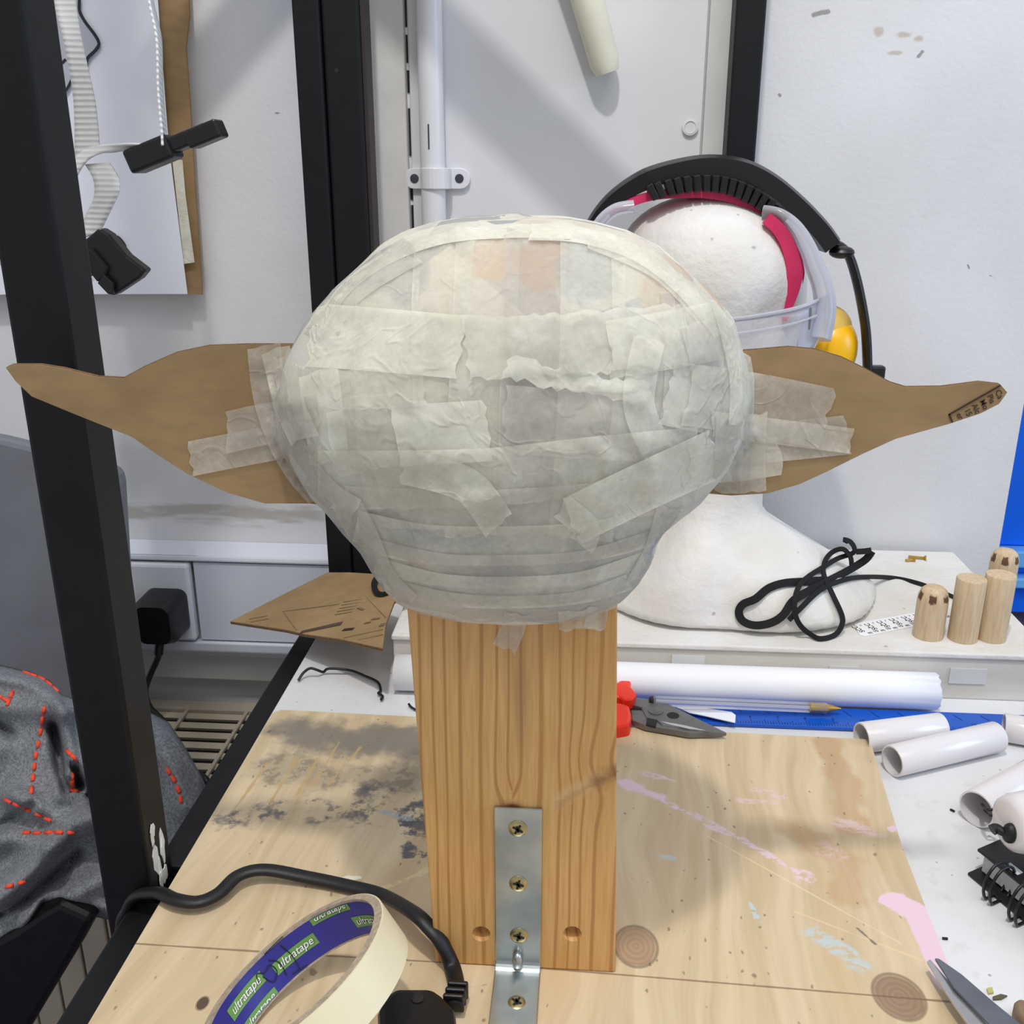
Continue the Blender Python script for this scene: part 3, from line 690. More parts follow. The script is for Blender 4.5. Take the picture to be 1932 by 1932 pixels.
# ================================================================== pine post and steel bracket
pl_, pr_ = Zp(820, 1826, BZ), Zp(1161, 1826, BZ)
PY = (pl_.y+pr_.y)/2
pxl, pxr = pl_.x, pr_.x
ptop = Yp(960, 760, .52).z
mb = MB(); topx = Yp(768, 1150, PY).x; topr = Yp(1165, 1150, PY).x; zz1 = Yp(768, 1150, PY).z
k = (ptop-BZ)/(zz1-BZ); tl = pxl+(topx-pxl)*k; tr = pxr+(topr-pxr)*k; PT = 0.045
mb.add([(pxl,PY,BZ),(pxr,PY,BZ),(pxr,PY+PT,BZ),(pxl,PY+PT,BZ),(tl,PY,ptop),(tr,PY,ptop),(tr,PY+PT,ptop),(tl,PY+PT,ptop)], [(3,2,1,0),(4,5,6,7),(0,1,5,4),(1,2,6,5),(2,3,7,6),(3,0,4,7)])
post = thing('pine_post', 'upright pine timber post carrying the taped form', 'post', ((pxl+pxr)/2, PY+PT/2, BZ))
timber = obj('timber', mb, m_pine, post, bevel=0.0012)
cut = MB()
for (hx, hy) in ((908, 1762), (1080, 1762)):
    c = Yp(hx, hy, PY); cut.lathe(c+V((0, -.001, 0)), (0, 1, 0), [(0.0062, 0), (0.0050, .003), (.0035, .007), (.0015, .009)], 14)
co = obj('hole_cutter', cut, m_hole, post); bo = timber.modifiers.new('holes', 'BOOLEAN'); bo.object = co; bo.operation = 'DIFFERENCE'; bo.solver = 'EXACT'
dg = bpy.context.evaluated_depsgraph_get(); nm = bpy.data.meshes.new_from_object(timber.evaluated_get(dg)); timber.modifiers.clear(); timber.data = nm; bpy.data.objects.remove(co)
if len(nm.materials) == 0: nm.materials.append(m_pine)
for (hx, hy) in ((908, 1762), (1080, 1762)):
    c = Yp(hx, hy, PY); mbh = MB().lathe(c+V((0, .0005, 0)), (0, 1, 0), [(0.0060, 0), (0.0049, .003), (.0034, .007), (.0014, .0088)], 14)
    mbh.f = [q for q in mbh.f if len(q) == 4]; obj('screw_hole', mbh, m_hole, post)
t = thing('angle_bracket', 'zinc plated steel angle bracket screwed to post and board', 'bracket', Zp(978, 1840, BZ))
bxl, bxr = Yp(934, 1680, PY).x, Yp(1022, 1680, PY).x; bz1 = Yp(978, 1521, PY).z
th = 0.0025; pr2 = [(PY-.0002, BZ+.0002), (PY-.0002, bz1), (PY-th, bz1), (PY-th, BZ+.009)]
for i in range(1, 5): a = pi/2*i/5; pr2.append((PY-th-.006+.006*cos(a), BZ+.009-.006*sin(a)))
pr2 += [(PY-th-.007, BZ+th+.0006), (PY-.13, BZ+th), (PY-.13, BZ+.0002)]
obj('plate', MB().prism([V((bxl, p[0], p[1])) for p in pr2], (bxr-bxl, 0, 0)), m_zinc, t, bevel=0.0006)
bc = V(((bxl+bxr)/2, PY-th-.0012, BZ+.010))
mb = MB(); mb.ball(bc+V((0, -.001, 0)), .0034, .004, .0060, 14, 10); sobj('pressed_rib', mb, m_zinc, t)
def screw(c, ax):
    s = sobj('screw', MB().lathe(c, ax, [(0.0058, -.0012), (0.0056, .0003), (0.0046, .0010), (.0030, .0012), (.0012, .0009)], 20), m_zinc_screw, t)
    ax = V(ax); u = ax.orthogonal().normalized(); w = ax.cross(u); m = MB(); a = random.uniform(.2, .7)
    u, w = u*cos(a)+w*sin(a), w*cos(a)-u*sin(a)
    m.obox(V(c)+ax*.0011, u, w, ax, .0034, .0007, .0003).obox(V(c)+ax*.0011, w, u, ax, .0034, .0007, .0003).obox(V(c)+ax*.0011, w+u, u-w, ax, .0022, .0006, .0003)
    obj('cross_recess', m, m_slot, s)
for (sx, sy) in ((977, 1563), (978, 1667), (979, 1765)): screw(Yp(sx, sy, PY-th), (0, -1, 0))
screw(Zp(975, 1892, BZ+th), (0, 0, 1))

# ================================================================== taped form with cardboard ears
HY = 0.522
sil = [  # px row, left px, right px, depth front, depth back
 (408, 930, 1010, .018, .018), (411, 868, 1078, .038, .036), (420, 820, 1128, .050, .050), (436, 770, 1190, .060, .062), (462, 722, 1243, .068, .070), (500, 678, 1292, .078, .078),
 (545, 632, 1338, .086, .084), (600, 594, 1380, .092, .088), (660, 562, 1403, .096, .090), (720, 542, 1412, .098, .090),
 (790, 544, 1400, .096, .088), (850, 562, 1372, .092, .084), (910, 600, 1318, .086, .078), (960, 645, 1268, .080, .070),
 (1000, 676, 1243, .074, .064), (1034, 695, 1231, .070, .060), (1066, 712, 1213, .065, .056), (1090, 735, 1190, .059, .052), (1106, 772, 1155, .052, .048), (1115, 820, 1108, .044, .042)]
NR = 64; rows = []
def head_pt(c, hx, df, db, a):
    e = 0.86
    ca, sa = cos(a), sin(a); s = lambda v: (abs(v)**e)*(1 if v >= 0 else -1)
    return V((c.x+hx*s(ca), c.y+(df if sa < 0 else db)*s(sa), c.z))
S2 = []
for i in range(len(sil)-1):
    for k in range(3):
        f = k/3; S2.append([sil[i][j]+(sil[i+1][j]-sil[i][j])*f for j in range(5)])
S2.append(list(sil[-1]))
for (py, l, r, df, db) in S2:
    L, R = Yp(l, py, HY), Yp(r, py, HY); c = (L+R)/2; hx = (R.x-L.x)/2
    rows.append([head_pt(c, hx, df, db, 2*pi*j/NR) for j in range(NR)])
mb = MB(); vs = []; 
for r in rows:
    for p in r:
        n1 = mnoise.noise(p*22)*.0030+mnoise.noise(p*55)*.0014
        d = (p-V((0, HY, p.z))); d.normalize(); vs.append(p+d*n1)
fs = [(i*NR+j, i*NR+(j+1) % NR, (i+1)*NR+(j+1) % NR, (i+1)*NR+j) for i in range(len(rows)-1) for j in range(NR)]
tc = len(vs); vs.append(sum(rows[0], V())/NR+V((0, 0, .002))); bcn = len(vs); vs.append(sum(rows[-1], V())/NR+V((0, 0, -.004)))
fs += [(tc, (j+1) % NR, j) for j in range(NR)]+[(bcn, (len(rows)-1)*NR+j, (len(rows)-1)*NR+(j+1) % NR) for j in range(NR)]
mb.add(vs, fs)
head = thing('taped_form', 'rounded form wrapped in masking tape with two cardboard ears on pine post', 'model', ((pxl+pxr)/2, HY, rows[-1][0].z-.004))
core = obj('wrapped_core', mb, m_core, head, smooth=2)
BV = [list(mb.v), list(mb.f)]
EY = HY-.004; ET = .0042
earL = [(11,694),(22,688),(70,688),(115,695),(180,711),(232,714),(270,693),(330,666),(390,653),(465,650),(640,650),(660,960),(585,950),(500,950),(430,930),(355,895),(300,860),(250,825),(200,805),(140,781),(60,748),(30,720)]
earR = [(1300,680),(1405,662),(1490,655),(1540,660),(1590,675),(1640,700),(1680,722),(1710,731),(1780,730),(1850,721),(1886,725),(1900,741),(1885,762),(1850,780),(1790,800),(1690,828),(1630,855),(1560,890),(1510,913),(1448,931),(1380,935),(1300,928),(1280,800)]
def ear(pts, label):
    P = [Yp(px, py, EY) for px, py in pts]; 
    e = obj('ear', MB().prism(P, (0, ET, 0)), m_card, head, label=label)
    BV[0] += []; k = len(BV[0]); BV[0] += P; BV[1].append(tuple(range(k, k+len(P))))
    edge = MB(); top = [p for p in P]
    Q = [p+V((0, .0008, 0)) for p in P]; ctr = sum(Q, V())/len(Q)
    Q = [p+((p-ctr).normalized())*.00035 for p in Q]
    edge.prism(Q, (0, ET-.0016, 0)); obj('corrugated_edge', edge, m_corru, e)
    return e
eL = ear(earL, 'plain brown cardboard ear by the near upright'); eR = ear(earR, 'brown cardboard ear with printed lettering at its tip')
# printed corner of the carton on the right ear
YE = EY-.0004
def earline(a, b, w):
    A_, B_ = Yp(*a, YE), Yp(*b, YE); d = (B_-A_).normalized()
    return MB().obox((A_+B_)/2, d, (0, 1, 0), d.cross(V((0, 1, 0))), (B_-A_).length/2+w/2, .0002, w/2)
pm = MB()
for q in (earline((1886,728), (1791,782), .0007), earline((1791,782), (1797,796), .0007)): pm.add(q.v, q.f)
obj('printed_border', pm, m_inkbrown, eR)
td = (Yp(1800, 796, YE)-Yp(1791, 778, YE)).normalized()      # writing direction, down along the line
th_ = V((-td.z, 0, td.x)); th_ = th_ if th_.x > 0 else -th_
for s, (px, py) in (('Ca', (1878,741)), ('Pis', (1863,750)), ('Mo', (1849,759)), ('Alc', (1834,767)), ('15', (1820,776)), ('er', (1805,784))):
    v2, f2 = text2d(s, .0042, bold=.01); o0 = Yp(px-1, py-2, YE)
    P3 = [o0+td*a+th_*b for a, b in v2]; EP = [Yp(*q, EY) for q in earR]
    def inside(p):
        c_ = False
        for a_, b_ in zip(EP, EP[1:]+EP[:1]):
            if (a_.z > p.z) != (b_.z > p.z) and p.x < (b_.x-a_.x)*(p.z-a_.z)/(b_.z-a_.z)+a_.x: c_ = not c_
        return c_
    f2 = [f for f in f2 if all(inside(P3[i]) for i in f)]
    obj('printed_word', MB().add(P3, f2), m_inkbrown, eR)
# pine post joins the surface the tape is laid on
k = len(BV[0]); BV[0] += [V((pxl,PY,BZ)), V((pxr,PY,BZ)), V((tr,PY,ptop)), V((tl,PY,ptop))]; BV[1].append((k, k+1, k+2, k+3))
headbv = BVHTree.FromPolygons(mb.v, mb.f)
def lay(path, w, mat, tear=(1, 1), crumple=.0009, side=0, name='tape_strip'):
    bv = BVHTree.FromPolygons(BV[0], BV[1])
    P = spl([V((a, b, 0)) for a, b in path], 6); L = sum((P[i+1]-P[i]).length for i in range(len(P)-1))
    n = max(6, int(L/13)); m = max(4, int(w/13)); R = []
    # resample
    acc = [0]
    for i in range(len(P)-1): acc.append(acc[-1]+(P[i+1]-P[i]).length)
    def at(s):
        s = min(max(s, 0), L)
        for i in range(len(P)-1):
            if acc[i+1] >= s: return P[i].lerp(P[i+1], (s-acc[i])/max(1e-6, acc[i+1]-acc[i])), (P[i+1]-P[i]).normalized()
        return P[-1], (P[-1]-P[-2]).normalized()
    jit = [[random.uniform(-1, 1) for _ in range(m+1)] for _ in range(2)]
    sd = random.uniform(0, 99); grid = []
    slant = random.uniform(-.12, .12)
    for i in range(n+1):
        row = []
        for j in range(m+1):
            o_ = (j/m-.5)*w; s = L*i/n
            if i == 0 and tear[0]: s += jit[0][j]*5+o_*slant
            if i == n and tear[1]: s += jit[1][j]*5+o_*slant
            p, tg = at(s); ex = s if s < 0 else (s-L if s > L else 0)
            q = p+tg*ex+V((-tg.y, tg.x, 0))*o_
            if side and (j == 0 or j == m): q += V((-tg.y, tg.x, 0))*random.uniform(-1, 1)*side
            dr = ray(q.x, q.y).normalized(); h = bv.ray_cast(C0, dr)
            if h[0] is not None and (h[0]-C0).length < .82:
                pt = h[0]-dr*.0009
            else:
                if q.x < 535 or q.x > 1418: grid_pt = Yp(q.x, q.y, EY-.0012); row.append(grid_pt); continue
                pr = C0+ray(q.x, q.y)*(HY/ray(q.x, q.y).y); nn = headbv.find_nearest(pr); pt = nn[0]+(nn[0]-V((nn[0].x*.3, HY, nn[0].z))).normalized()*.0006
            nz = mnoise.noise(V((q.x*.03, q.y*.03, sd))); rg = 1-abs(nz)*2
            pt = pt-dr*max(0, rg-.25)*crumple*1.5
            row.append(pt)
        grid.append(row)
    # smooth steps a little so that the strip bridges the edges beneath it
    for _ in range(1):
        G2 = [[p.copy() for p in r] for r in grid]
        for i in range(n+1):
            for j in range(m+1):
                nb = [grid[a][b] for a, b in ((i-1, j), (i+1, j), (i, j-1), (i, j+1)) if 0 <= a <= n and 0 <= b <= m]
                av = sum(nb, V())/len(nb); dr = (grid[i][j]-C0).normalized(); dd = (av-grid[i][j]).dot(dr)
                if dd < 0 and dd > -.004: G2[i][j] = grid[i][j]+dr*dd*.7
        grid = G2
    st = MB().grid(grid); obj(name, st, mat, head, smooth=2)
    k = len(BV[0]); BV[0] += st.v; BV[1] += [tuple(q+k for q in f) for f in st.f]
# upright strips, their overlaps show as bright bands
lay([(655,560),(640,700),(640,840),(690,960)], 110, m_tape)
lay([(735,480),(728,640),(730,800),(750,960)], 118, m_tape)
lay([(840,440),(832,600),(838,800),(860,1000)], 112, m_tape)
lay([(922,430),(915,600),(905,800),(900,1010)], 122, m_tape)
lay([(1010,432),(1008,600),(1000,800),(1000,1010)], 118, m_tapeg)
lay([(1118,450),(1118,620),(1110,820),(1095,1020)], 122, m_tape)
lay([(1212,480),(1215,640),(1212,800),(1190,960)], 118, m_tape)
lay([(1300,540),(1310,660),(1300,800),(1260,930)], 110, m_tapeg)
# crown
lay([(590,620),(640,540),(720,480),(830,438),(960,426),(1080,428)], 46, m_tapeb, crumple=.0014)
lay([(1000,424),(1100,430),(1210,466),(1300,535),(1372,620)], 58, m_tapeb, crumple=.0018)
lay([(1120,440),(1250,500),(1340,590)], 60, m_tape, crumple=.002)
lay([(600,640),(660,545),(780,470)], 60, m_tapeg, crumple=.0016)
# across the brow
lay([(585,632),(700,640),(870,655)], 120, m_tapeb, crumple=.0005)
lay([(878,655),(1040,650),(1200,640),(1300,630)], 118, m_tape, side=5)
lay([(1150,660),(1270,640),(1370,620)], 110, m_tape, crumple=.0016)
lay([(540,725),(660,735),(800,728)], 76, m_tape, side=3, crumple=.0014)
lay([(955,690),(1090,722),(1225,742)], 40, m_tapeb, side=6, crumple=.0016)
lay([(952,790),(1080,800),(1230,808)], 128, m_tapeg, crumple=.0014)
# cheeks
lay([(600,700),(612,790),(622,872)], 76, m_tapeb)
lay([(625,840),(690,826),(744,815)], 124, m_tape)
lay([(745,822),(830,818),(922,812)], 116, m_tapeb, crumple=.0006)
lay([(1330,605),(1350,680),(1352,730)], 96, m_tapeg, crumple=.0006)
lay([(1258,740),(1330,755),(1400,770)], 124, m_tape, crumple=.0006)
lay([(1225,640),(1205,760),(1240,850)], 60, m_tape, crumple=.002)
# lower wraps
lay([(600,905),(740,905),(930,900),(1110,880),(1320,860)], 110, m_tape, tear=(0, 0), crumple=.0016)
lay([(650,955),(780,960),(930,962),(1110,950),(1290,925)], 76, m_tapeg, tear=(0, 0), crumple=.0016)
lay([(670,1000),(800,1026),(960,1030),(1120,1020),(1250,985)], 74, m_tape, tear=(0, 0), crumple=.0018)
lay([(695,1045),(830,1075),(960,1078),(1100,1070),(1238,1030)], 62, m_tapeg, tear=(0, 0), crumple=.0018)
lay([(705,1080),(830,1112),(960,1118),(1100,1108),(1220,1070)], 60, m_tape, tear=(0, 0), crumple=.0018)
lay([(735,1118),(850,1144),(970,1150),(1090,1142),(1190,1108)], 52, m_tapeg, tear=(0, 0), crumple=.0014)
lay([(660,960),(690,1020),(720,1090),(770,1145)], 54, m_tapeg, crumple=.0018)
lay([(1262,960),(1238,1040),(1200,1110)], 46, m_tapeg, crumple=.0018)
lay([(1076,985),(1200,925),(1352,855)], 92, m_tapeb, crumple=.0012)
lay([(1060,955),(1110,1000),(1095,1030)], 50, m_tape)
lay([(760,880),(880,915),(940,990)], 66, m_tape, crumple=.0016)
# joins to the ears
lay([(358,866),(450,848),(590,822)], 66, m_tapeg, crumple=.0003)
lay([(428,816),(500,800),(600,784)], 78, m_tapeg, crumple=.0003)
lay([(498,655),(512,760),(552,860),(612,935),(668,972)], 64, m_tapeg, crumple=.0018)
lay([(520,660),(545,760),(575,830)], 56, m_tape, crumple=.002)
lay([(1330,836),(1440,836),(1600,820)], 74, m_tapeg, crumple=.0003)
lay([(1300,745),(1420,762),(1560,790)], 118, m_tapeg, crumple=.0005)
lay([(1345,800),(1470,815),(1606,832)], 48, m_tape, crumple=.0004)
lay([(1300,878),(1390,872),(1472,860)], 72, m_tape, crumple=.0003)
lay([(1400,780),(1396,860),(1398,930)], 96, m_tapeg, crumple=.0003)
lay([(1362,560),(1385,640),(1400,720),(1398,800)], 46, m_tape, crumple=.0018)
# torn ends hanging on the post
lay([(975,1158),(966,1190),(952,1222)], 46, m_tapeg)
lay([(1090,1150),(1092,1190)], 74, m_tape)
lay([(1128,1150),(1122,1185)], 40, m_tapeg)

# ================================================================== things on the board
# mains flex, plug
t = thing('mains_plug', 'black mains plug with thick cord lying on the plywood', 'plug', Zp(790, 1920, BZ))
cpts = [Yp(268, 1676, .60), Zp(292, 1684, .016), Zp(330, 1697, .020), Zp(372, 1702, .020), Zp(412, 1686, .020), Zp(450, 1652, .022), Zp(500, 1641, .022), Zp(580, 1655, .018), Zp(660, 1672, .017), Zp(720, 1688, .020), Yp(780, 1722, .500), Yp(812, 1752, .489), Yp(834, 1780, .484), Yp(854, 1826, .478), Zp(862, 1870, .022), Zp(858, 1900, .022)]
cpts[0] = V((lx1-.014, ly0-.0075, -.004)); cpts.insert(0, V((lx1-.026, ly0-.007, -.07))); cpts.insert(0, V((lx1-.026, ly0-.007, -.4)))
cs = spl(cpts, 8)
prof = [(.0052*cos(2*pi*j/12), .0034*sin(2*pi*j/12)) for j in range(12)]
sobj('flex', MB().sweep(cs, prof, upv=(0, 0, 1)), m_cord, t, ang=80)
oc = [(735,1868),(752,1862),(815,1862),(835,1876),(858,1900),(862,1932),(855,1985),(715,1985),(712,1905),(722,1886)]
P = [Zp(a, b, .036) for a, b in oc]
pb = obj('plug_body', MB().prism(P, (0, 0, -.0235)), m_blackplastic, t, bevel=0.004)
obj('fuse_hole', MB().lathe(Zp(788, 1884, .036), (0, 0, 1), [(.0036, .0003), (.0036, .0006), (.0022, .0006)], 16), m_dark, pb)
for k, q in enumerate((.0, .5, 1.0)):
    a = Zp(864, 1868, .022).lerp(Zp(856, 1892, .022), q)
    obj('strain_relief_ring', MB().obox(a, (1, 0, 0), (0, 1, 0), (0, 0, 1), .0062, .0016, .0062), m_blackplastic, t, bevel=0.0012)

# tape roll leaning on the plug
n_ = V((-.54, .10, .835)).normalized(); RO, RI, TW = .0590, .0535, .0255
rc = Zp(551, 1834, .066)
t = thing('tape_roll', 'roll of cream masking tape leaning on the black plug', 'tape roll', (rc.x, rc.y, BZ))
c0 = rc-n_*TW
u_ = V((1, 0, 0)); u_ = (u_-n_*u_.dot(n_)).normalized(); w_ = n_.cross(u_)
def ringm(prof, n=96, closed=True): 
    m = MB(); k = len(prof)
    m.add([c0+n_*h+(u_*cos(2*pi*j/n)+w_*sin(2*pi*j/n))*r for (r, h) in prof for j in range(n)],
          [(i*n+j, i*n+(j+1) % n, ((i+1) % k)*n+(j+1) % n, ((i+1) % k)*n+j) for i in range(k if closed else k-1) for j in range(n)]); return m
sobj('tape_winding', ringm([(RO, .0004), (RO, TW-.0004), (RO-.0012, TW), (RI+.0022, TW), (RI+.0022, 0), (RO-.0012, 0)]), m_tapeback, t, ang=30)
sobj('cut_edge', ringm([(RO-.0009, TW+.0001), (RI+.001, TW+.0004), (RI+.0012, TW-.001), (RO-.001, TW-.001)]), m_tapecore, t, ang=30)
sobj('cardboard_core', ringm([(RI+.0023, TW+.0002), (RI, TW+.0005), (RI, -.0002), (RI+.0023, 0)]), m_tapecore, t, ang=30)
lin_blue = plain('blue_core_print', (52, 50, 142), 0.45, 0.06, 30, 0.1)
lm = ringm([(RI-.0002, .0012), (RI-.0002, TW-.0012), (RI-.0001, TW-.0012), (RI-.0001, .0012)])
ln = sobj('printed_liner', lm, lin_blue, t, ang=30)
def oncore(v2, f2, a0, h0, r):
    m = MB(); vs = []
    for (a, b) in v2:
        ang = a0 - a/RI; h = h0+b; vs.append(c0+n_*h+(u_*cos(ang)+w_*sin(ang))*r)
    return m.add(vs, f2)
tv, tf = text2d('ultratape', .0070, shear=.25, bold=.012)
tw = max(a for a, b in tv)
def patch(ac, hc, clip=(0.0014, TW-.0014)):
    hw, hh = tw/2+.0022, .0038; N = 14; v2 = []; f2 = []
    for i in range(N+1):
        a = -hw+2*hw*i/N; lo, hi = max(-hh, clip[0]-hc), min(hh, clip[1]-hc); v2 += [(a, lo), (a, hi)]
    f2 = [(2*i, 2*i+2, 2*i+3, 2*i+1) for i in range(N)]
    pa = obj('green_name_patch', oncore(v2, f2, ac, hc, RI-.0005), m_green, ln)
    v3 = [(a-tw/2, min(max(b-.0018, clip[0]-hc+.0004), clip[1]-hc-.0004)) for a, b in tv]
    obj('lettering', oncore([(a+.0003, b-.0003) for a, b in v3], tf, ac, hc, RI-.0007), m_ink, pa)
    obj('lettering', oncore(v3, tf, ac, hc, RI-.0009), m_white, pa)
def angof(px, py):      # angle on the inside of the roll seen at a pixel
    best = None
    for i in range(720):
        a = 2*pi*i/720; r_ = u_*cos(a)+w_*sin(a)
        p = c0+n_*(TW*.5)+r_*RI; q = p-C0; d = q.dot(fw); X, Y = 966+F*q.dot(rt)/d, 966-F*q.dot(up)/d
        if r_.dot(q) < 0: continue
        e = (X-px)**2+(Y-py)**2
        if best is None or e < best[0]: best = (e, a)
    return best[1]
patch(angof(548, 1786), TW*.50); patch(angof(695, 1744), TW*.42); patch(angof(628, 1712), TW*.93); patch(angof(446, 1870), TW*.62); patch(angof(492, 1902), TW*.08)
def scrib(pts, a0, h0):
    v2 = spl([V((a, b, 0)) for a, b in pts], 5); m = MB(); P = []
    for q in v2:
        ang = a0-q.x/RI; P.append(c0+n_*(h0+q.y)+(u_*cos(ang)+w_*sin(ang))*(RI-.0010))
    m.tube(P, .00028, 6); obj('pen_mark', m, m_ink, ln)
aS = angof(500, 1830)
scrib([(-.004, .004), (-.001, -.003), (.004, .000), (.003, .006), (-.002, .005), (-.006, .008), (-.008, .003)], aS, TW*.45)
scrib([(.004, .009), (.008, .003), (.007, -.006)], aS, TW*.45)
scrib([(.014, .010), (.016, .0), (.015, -.010)], aS, TW*.5); scrib([(.010, -.009), (.020, -.011)], aS, TW*.5); scrib([(.004, .012), (.018, .013)], aS, TW*.5)
# loose tail of tape on the outside
m = MB(); N = 12; rws = []
aT = angof(640, 1900)+0
for i in range(N+1):
    a = aT-.25+i*.06; rws.append([c0+n_*h+(u_*cos(a)+w_*sin(a))*(RO+.0008+.0003*i) for h in (.001, TW*.5, TW-.001)])
obj('tape_tail', m.grid(rws), m_tapeback, t, smooth=2)

# wood splinter, chips on the board
def flake(name, poly, z, th, mat, label, cat='scrap'):
    tag(obj(name, MB().prism([Zp(a, b, z) for a, b in poly], (0, 0, -th)), mat), label, cat)
flake('wood_chip', [(640,1657),(655,1652),(680,1653),(683,1657),(665,1661),(645,1662)], BZ+.002, .0018, m_foam, 'pale wood chip beside the thick black cord')

# scissors
t = thing('scissors', 'grey steel scissors with blades pointing over the board edge', 'scissors', Zp(1850, 1880, 0))
mb = MB(); A1 = [(1750,1812),(1757,1808),(1800,1836),(1870,1893),(1990,1990),(1990,2060),(1850,1925),(1790,1860)]
obj('blade', MB().prism([Zp(a, b, .026) for a, b in [(1764,1807),(1772,1808),(1815,1838),(1875,1890),(2010,2000),(2010,2050),(1880,1945),(1800,1862)]], (0, 0, -.002)), m_scissor, t, bevel=.0005)
obj('blade', MB().prism([Zp(a, b, .0235) for a, b in [(1749,1813),(1755,1809),(1800,1862),(1870,1940),(1960,2040),(1910,2040),(1840,1950),(1790,1880)]], (0, 0, -.002)), m_polish, t, bevel=.0005)
obj('handle', MB().tube(spl([Zp(a, b, .018) for a, b in [(1960,2000),(2060,2060),(2120,2140),(2040,2190),(1960,2120)]], 6, True), .005, 10, closed=True), m_blackplastic, t)

# ================================================================== back of the bench
SZ = 0.050; sy0 = 0.868; sxl = Zp(742, 1292, 0).x-.001; sxr = 0.447
slab = thing('cream_slab', 'cream painted slab standing along the back of the bench', 'slab', ((sxl+sxr)/2, 1.0, 0))
obj('core', MB().box((sxl, sy0+.001, 0), (sxr-.001, 1.137, SZ-.006)), m_slab, slab, bevel=.0015)
obj('lid', MB().box((sxl-.001, sy0-.002, SZ-.0055), (sxr, 1.138, SZ)), m_plaster, slab, bevel=.0015)
for (px, py, w, h) in ((1298,1254,.016,.010), (1592,1268,.014,.006), (1826,1276,.017,.008)):
    p = Yp(px, py, sy0); obj('tape_patch', MB().box((p.x-w, sy0-.0003, p.z-h), (p.x+w, sy0+.0008, p.z+h)), m_strip, slab)

# plaster bust
BY = 1.0
bust = thing('plaster_bust', 'white plaster head and shoulders on the cream slab', 'bust', (Yp(1345, 1000, BY).x, BY, SZ))
hc = Yp(1338, 528, BY)
brow = [(362,.004),(372,.035),(392,.057),(420,.074),(455,.085),(495,.092),(540,.094),(585,.092),(630,.087),(680,.080),(730,.072),(790,.063),(850,.057),(900,.058)]
R = []; NB = 56
def brs(zc, cx, rx, ry, cy=BY, e=1.0):
    return [V((cx+rx*cos(2*pi*j/NB), cy+ry*sin(2*pi*j/NB), zc)) for j in range(NB)]
for (py, rr) in brow:
    c = Yp(1338 if py < 700 else 1342, py, BY); R.append(brs(c.z, c.x, rr, rr*.98))
for (py, l, r, ry) in ((945,1258,1424,.060),(975,1225,1468,.072),(1000,1200,1510,.084),(1025,1170,1552,.096),(1050,1140,1602,.108),(1075,1110,1640,.112),(1095,1090,1668,.116)):
    L, Q = Yp(l, py, BY), Yp(r, py, BY); z_ = max(L.z, SZ+.0005); R.append(brs(z_, (L.x+Q.x)/2, (Q.x-L.x)/2, ry, cy=BY+.002))
last = R[-1]; R.append([V((p.x, p.y, SZ)) for p in last])
vs = []
for i, r in enumerate(R):
    for p in r:
        q = p.copy()
        if i > 13:       # cloth like hollows on the shoulders
            a = math.atan2(p.y-BY, p.x-hc.x); q += V((cos(a), sin(a), 0))*(sin(a*5+i*.25)*.006+mnoise.noise(p*14)*.010)*min(1, (i-13)/3)*(0 if i == len(R)-1 else 1)
        else:
            q += (p-V((hc.x, BY, p.z))).normalized()*(mnoise.noise(p*30)*.0016) if (p-V((hc.x, BY, p.z))).length > 1e-4 else V()
            # eye hollows under the brow
            for ex in (-.030, .052):
                d = ((q.x-(hc.x+ex))/.024)**2+((q.z-Yp(1400, 612, BY-.09).z)/.014)**2
                if q.y < BY and d < 4: q.y += .014*exp(-d)
        q.y = min(q.y, 1.096); vs.append(q)
fs = [(i*NB+j, i*NB+(j+1) % NB, (i+1)*NB+(j+1) % NB, (i+1)*NB+j) for i in range(len(R)-1) for j in range(NB)]
fs += [tuple(range(NB)), tuple((len(R)-1)*NB+j for j in range(NB))]
o = obj('cast', MB().add(vs, fs), m_plaster, bust, smooth=2)
o.modifiers.new('sub', 'SUBSURF').levels = 1; o.modifiers['sub'].render_levels = 1

# ear defenders
t = thing('ear_defenders', 'black and pink headband ear defenders with yellow cup on plaster head', 'ear defenders', Yp(1350, 700, 1.0))
bp = spl([Yp(a, b, .985) for a, b in [(1095,470),(1120,418),(1160,374),(1220,338),(1290,318),(1345,313),(1400,322),(1450,348),(1500,390),(1540,432),(1562,462)]], 6)
bandm = MB().sweep(bp, [(-.022, -.008), (.022, -.008), (.022, .006), (.012, .009), (-.012, .009), (-.022, .006)], upv=(0, 0, 1), scale=lambda q: .45+.65*min(1, q/.3) if q < .3 else 1.1)
hb_ = sobj('headband', bandm, m_blackplastic, t, ang=35)
cth = Yp(1330, 560, .985)
tp = spl([Yp(a, b, .962) for a, b in [(1230,362),(1262,354),(1295,348),(1330,346),(1362,349),(1392,358),(1420,372),(1446,390),(1470,412)]], 2)
for i, p in enumerate(tp):
    q = (p-cth).normalized(); s_ = q.cross(V((0, 1, 0)))
    obj('tooth', MB().obox(p, s_, (0, 1, 0), q, .0034, .016, .0075), m_blackplastic, hb_, bevel=.0012)
pp = spl([Yp(a, b+8, .968) for a, b in [(1150,398),(1195,372),(1240,360),(1290,356),(1330,356),(1380,364),(1420,384),(1455,412),(1482,448),(1498,490),(1500,520),(1493,560),(1482,595)]], 6)
pm_ = MB().sweep(pp, [(-.012, -.0055), (.012, -.0055), (.012, .0055), (-.012, .0055)], upv=lambda q: (0.9*max(0, q-.5), 0, 1), scale=lambda q: .7 if q < .15 else (.7+.4*(q-.15)/.45 if q < .6 else (1.1 if q < .8 else 1.1-.7*(q-.8)/.2)))
sobj('pink_pad', pm_, m_pink, t, ang=35)
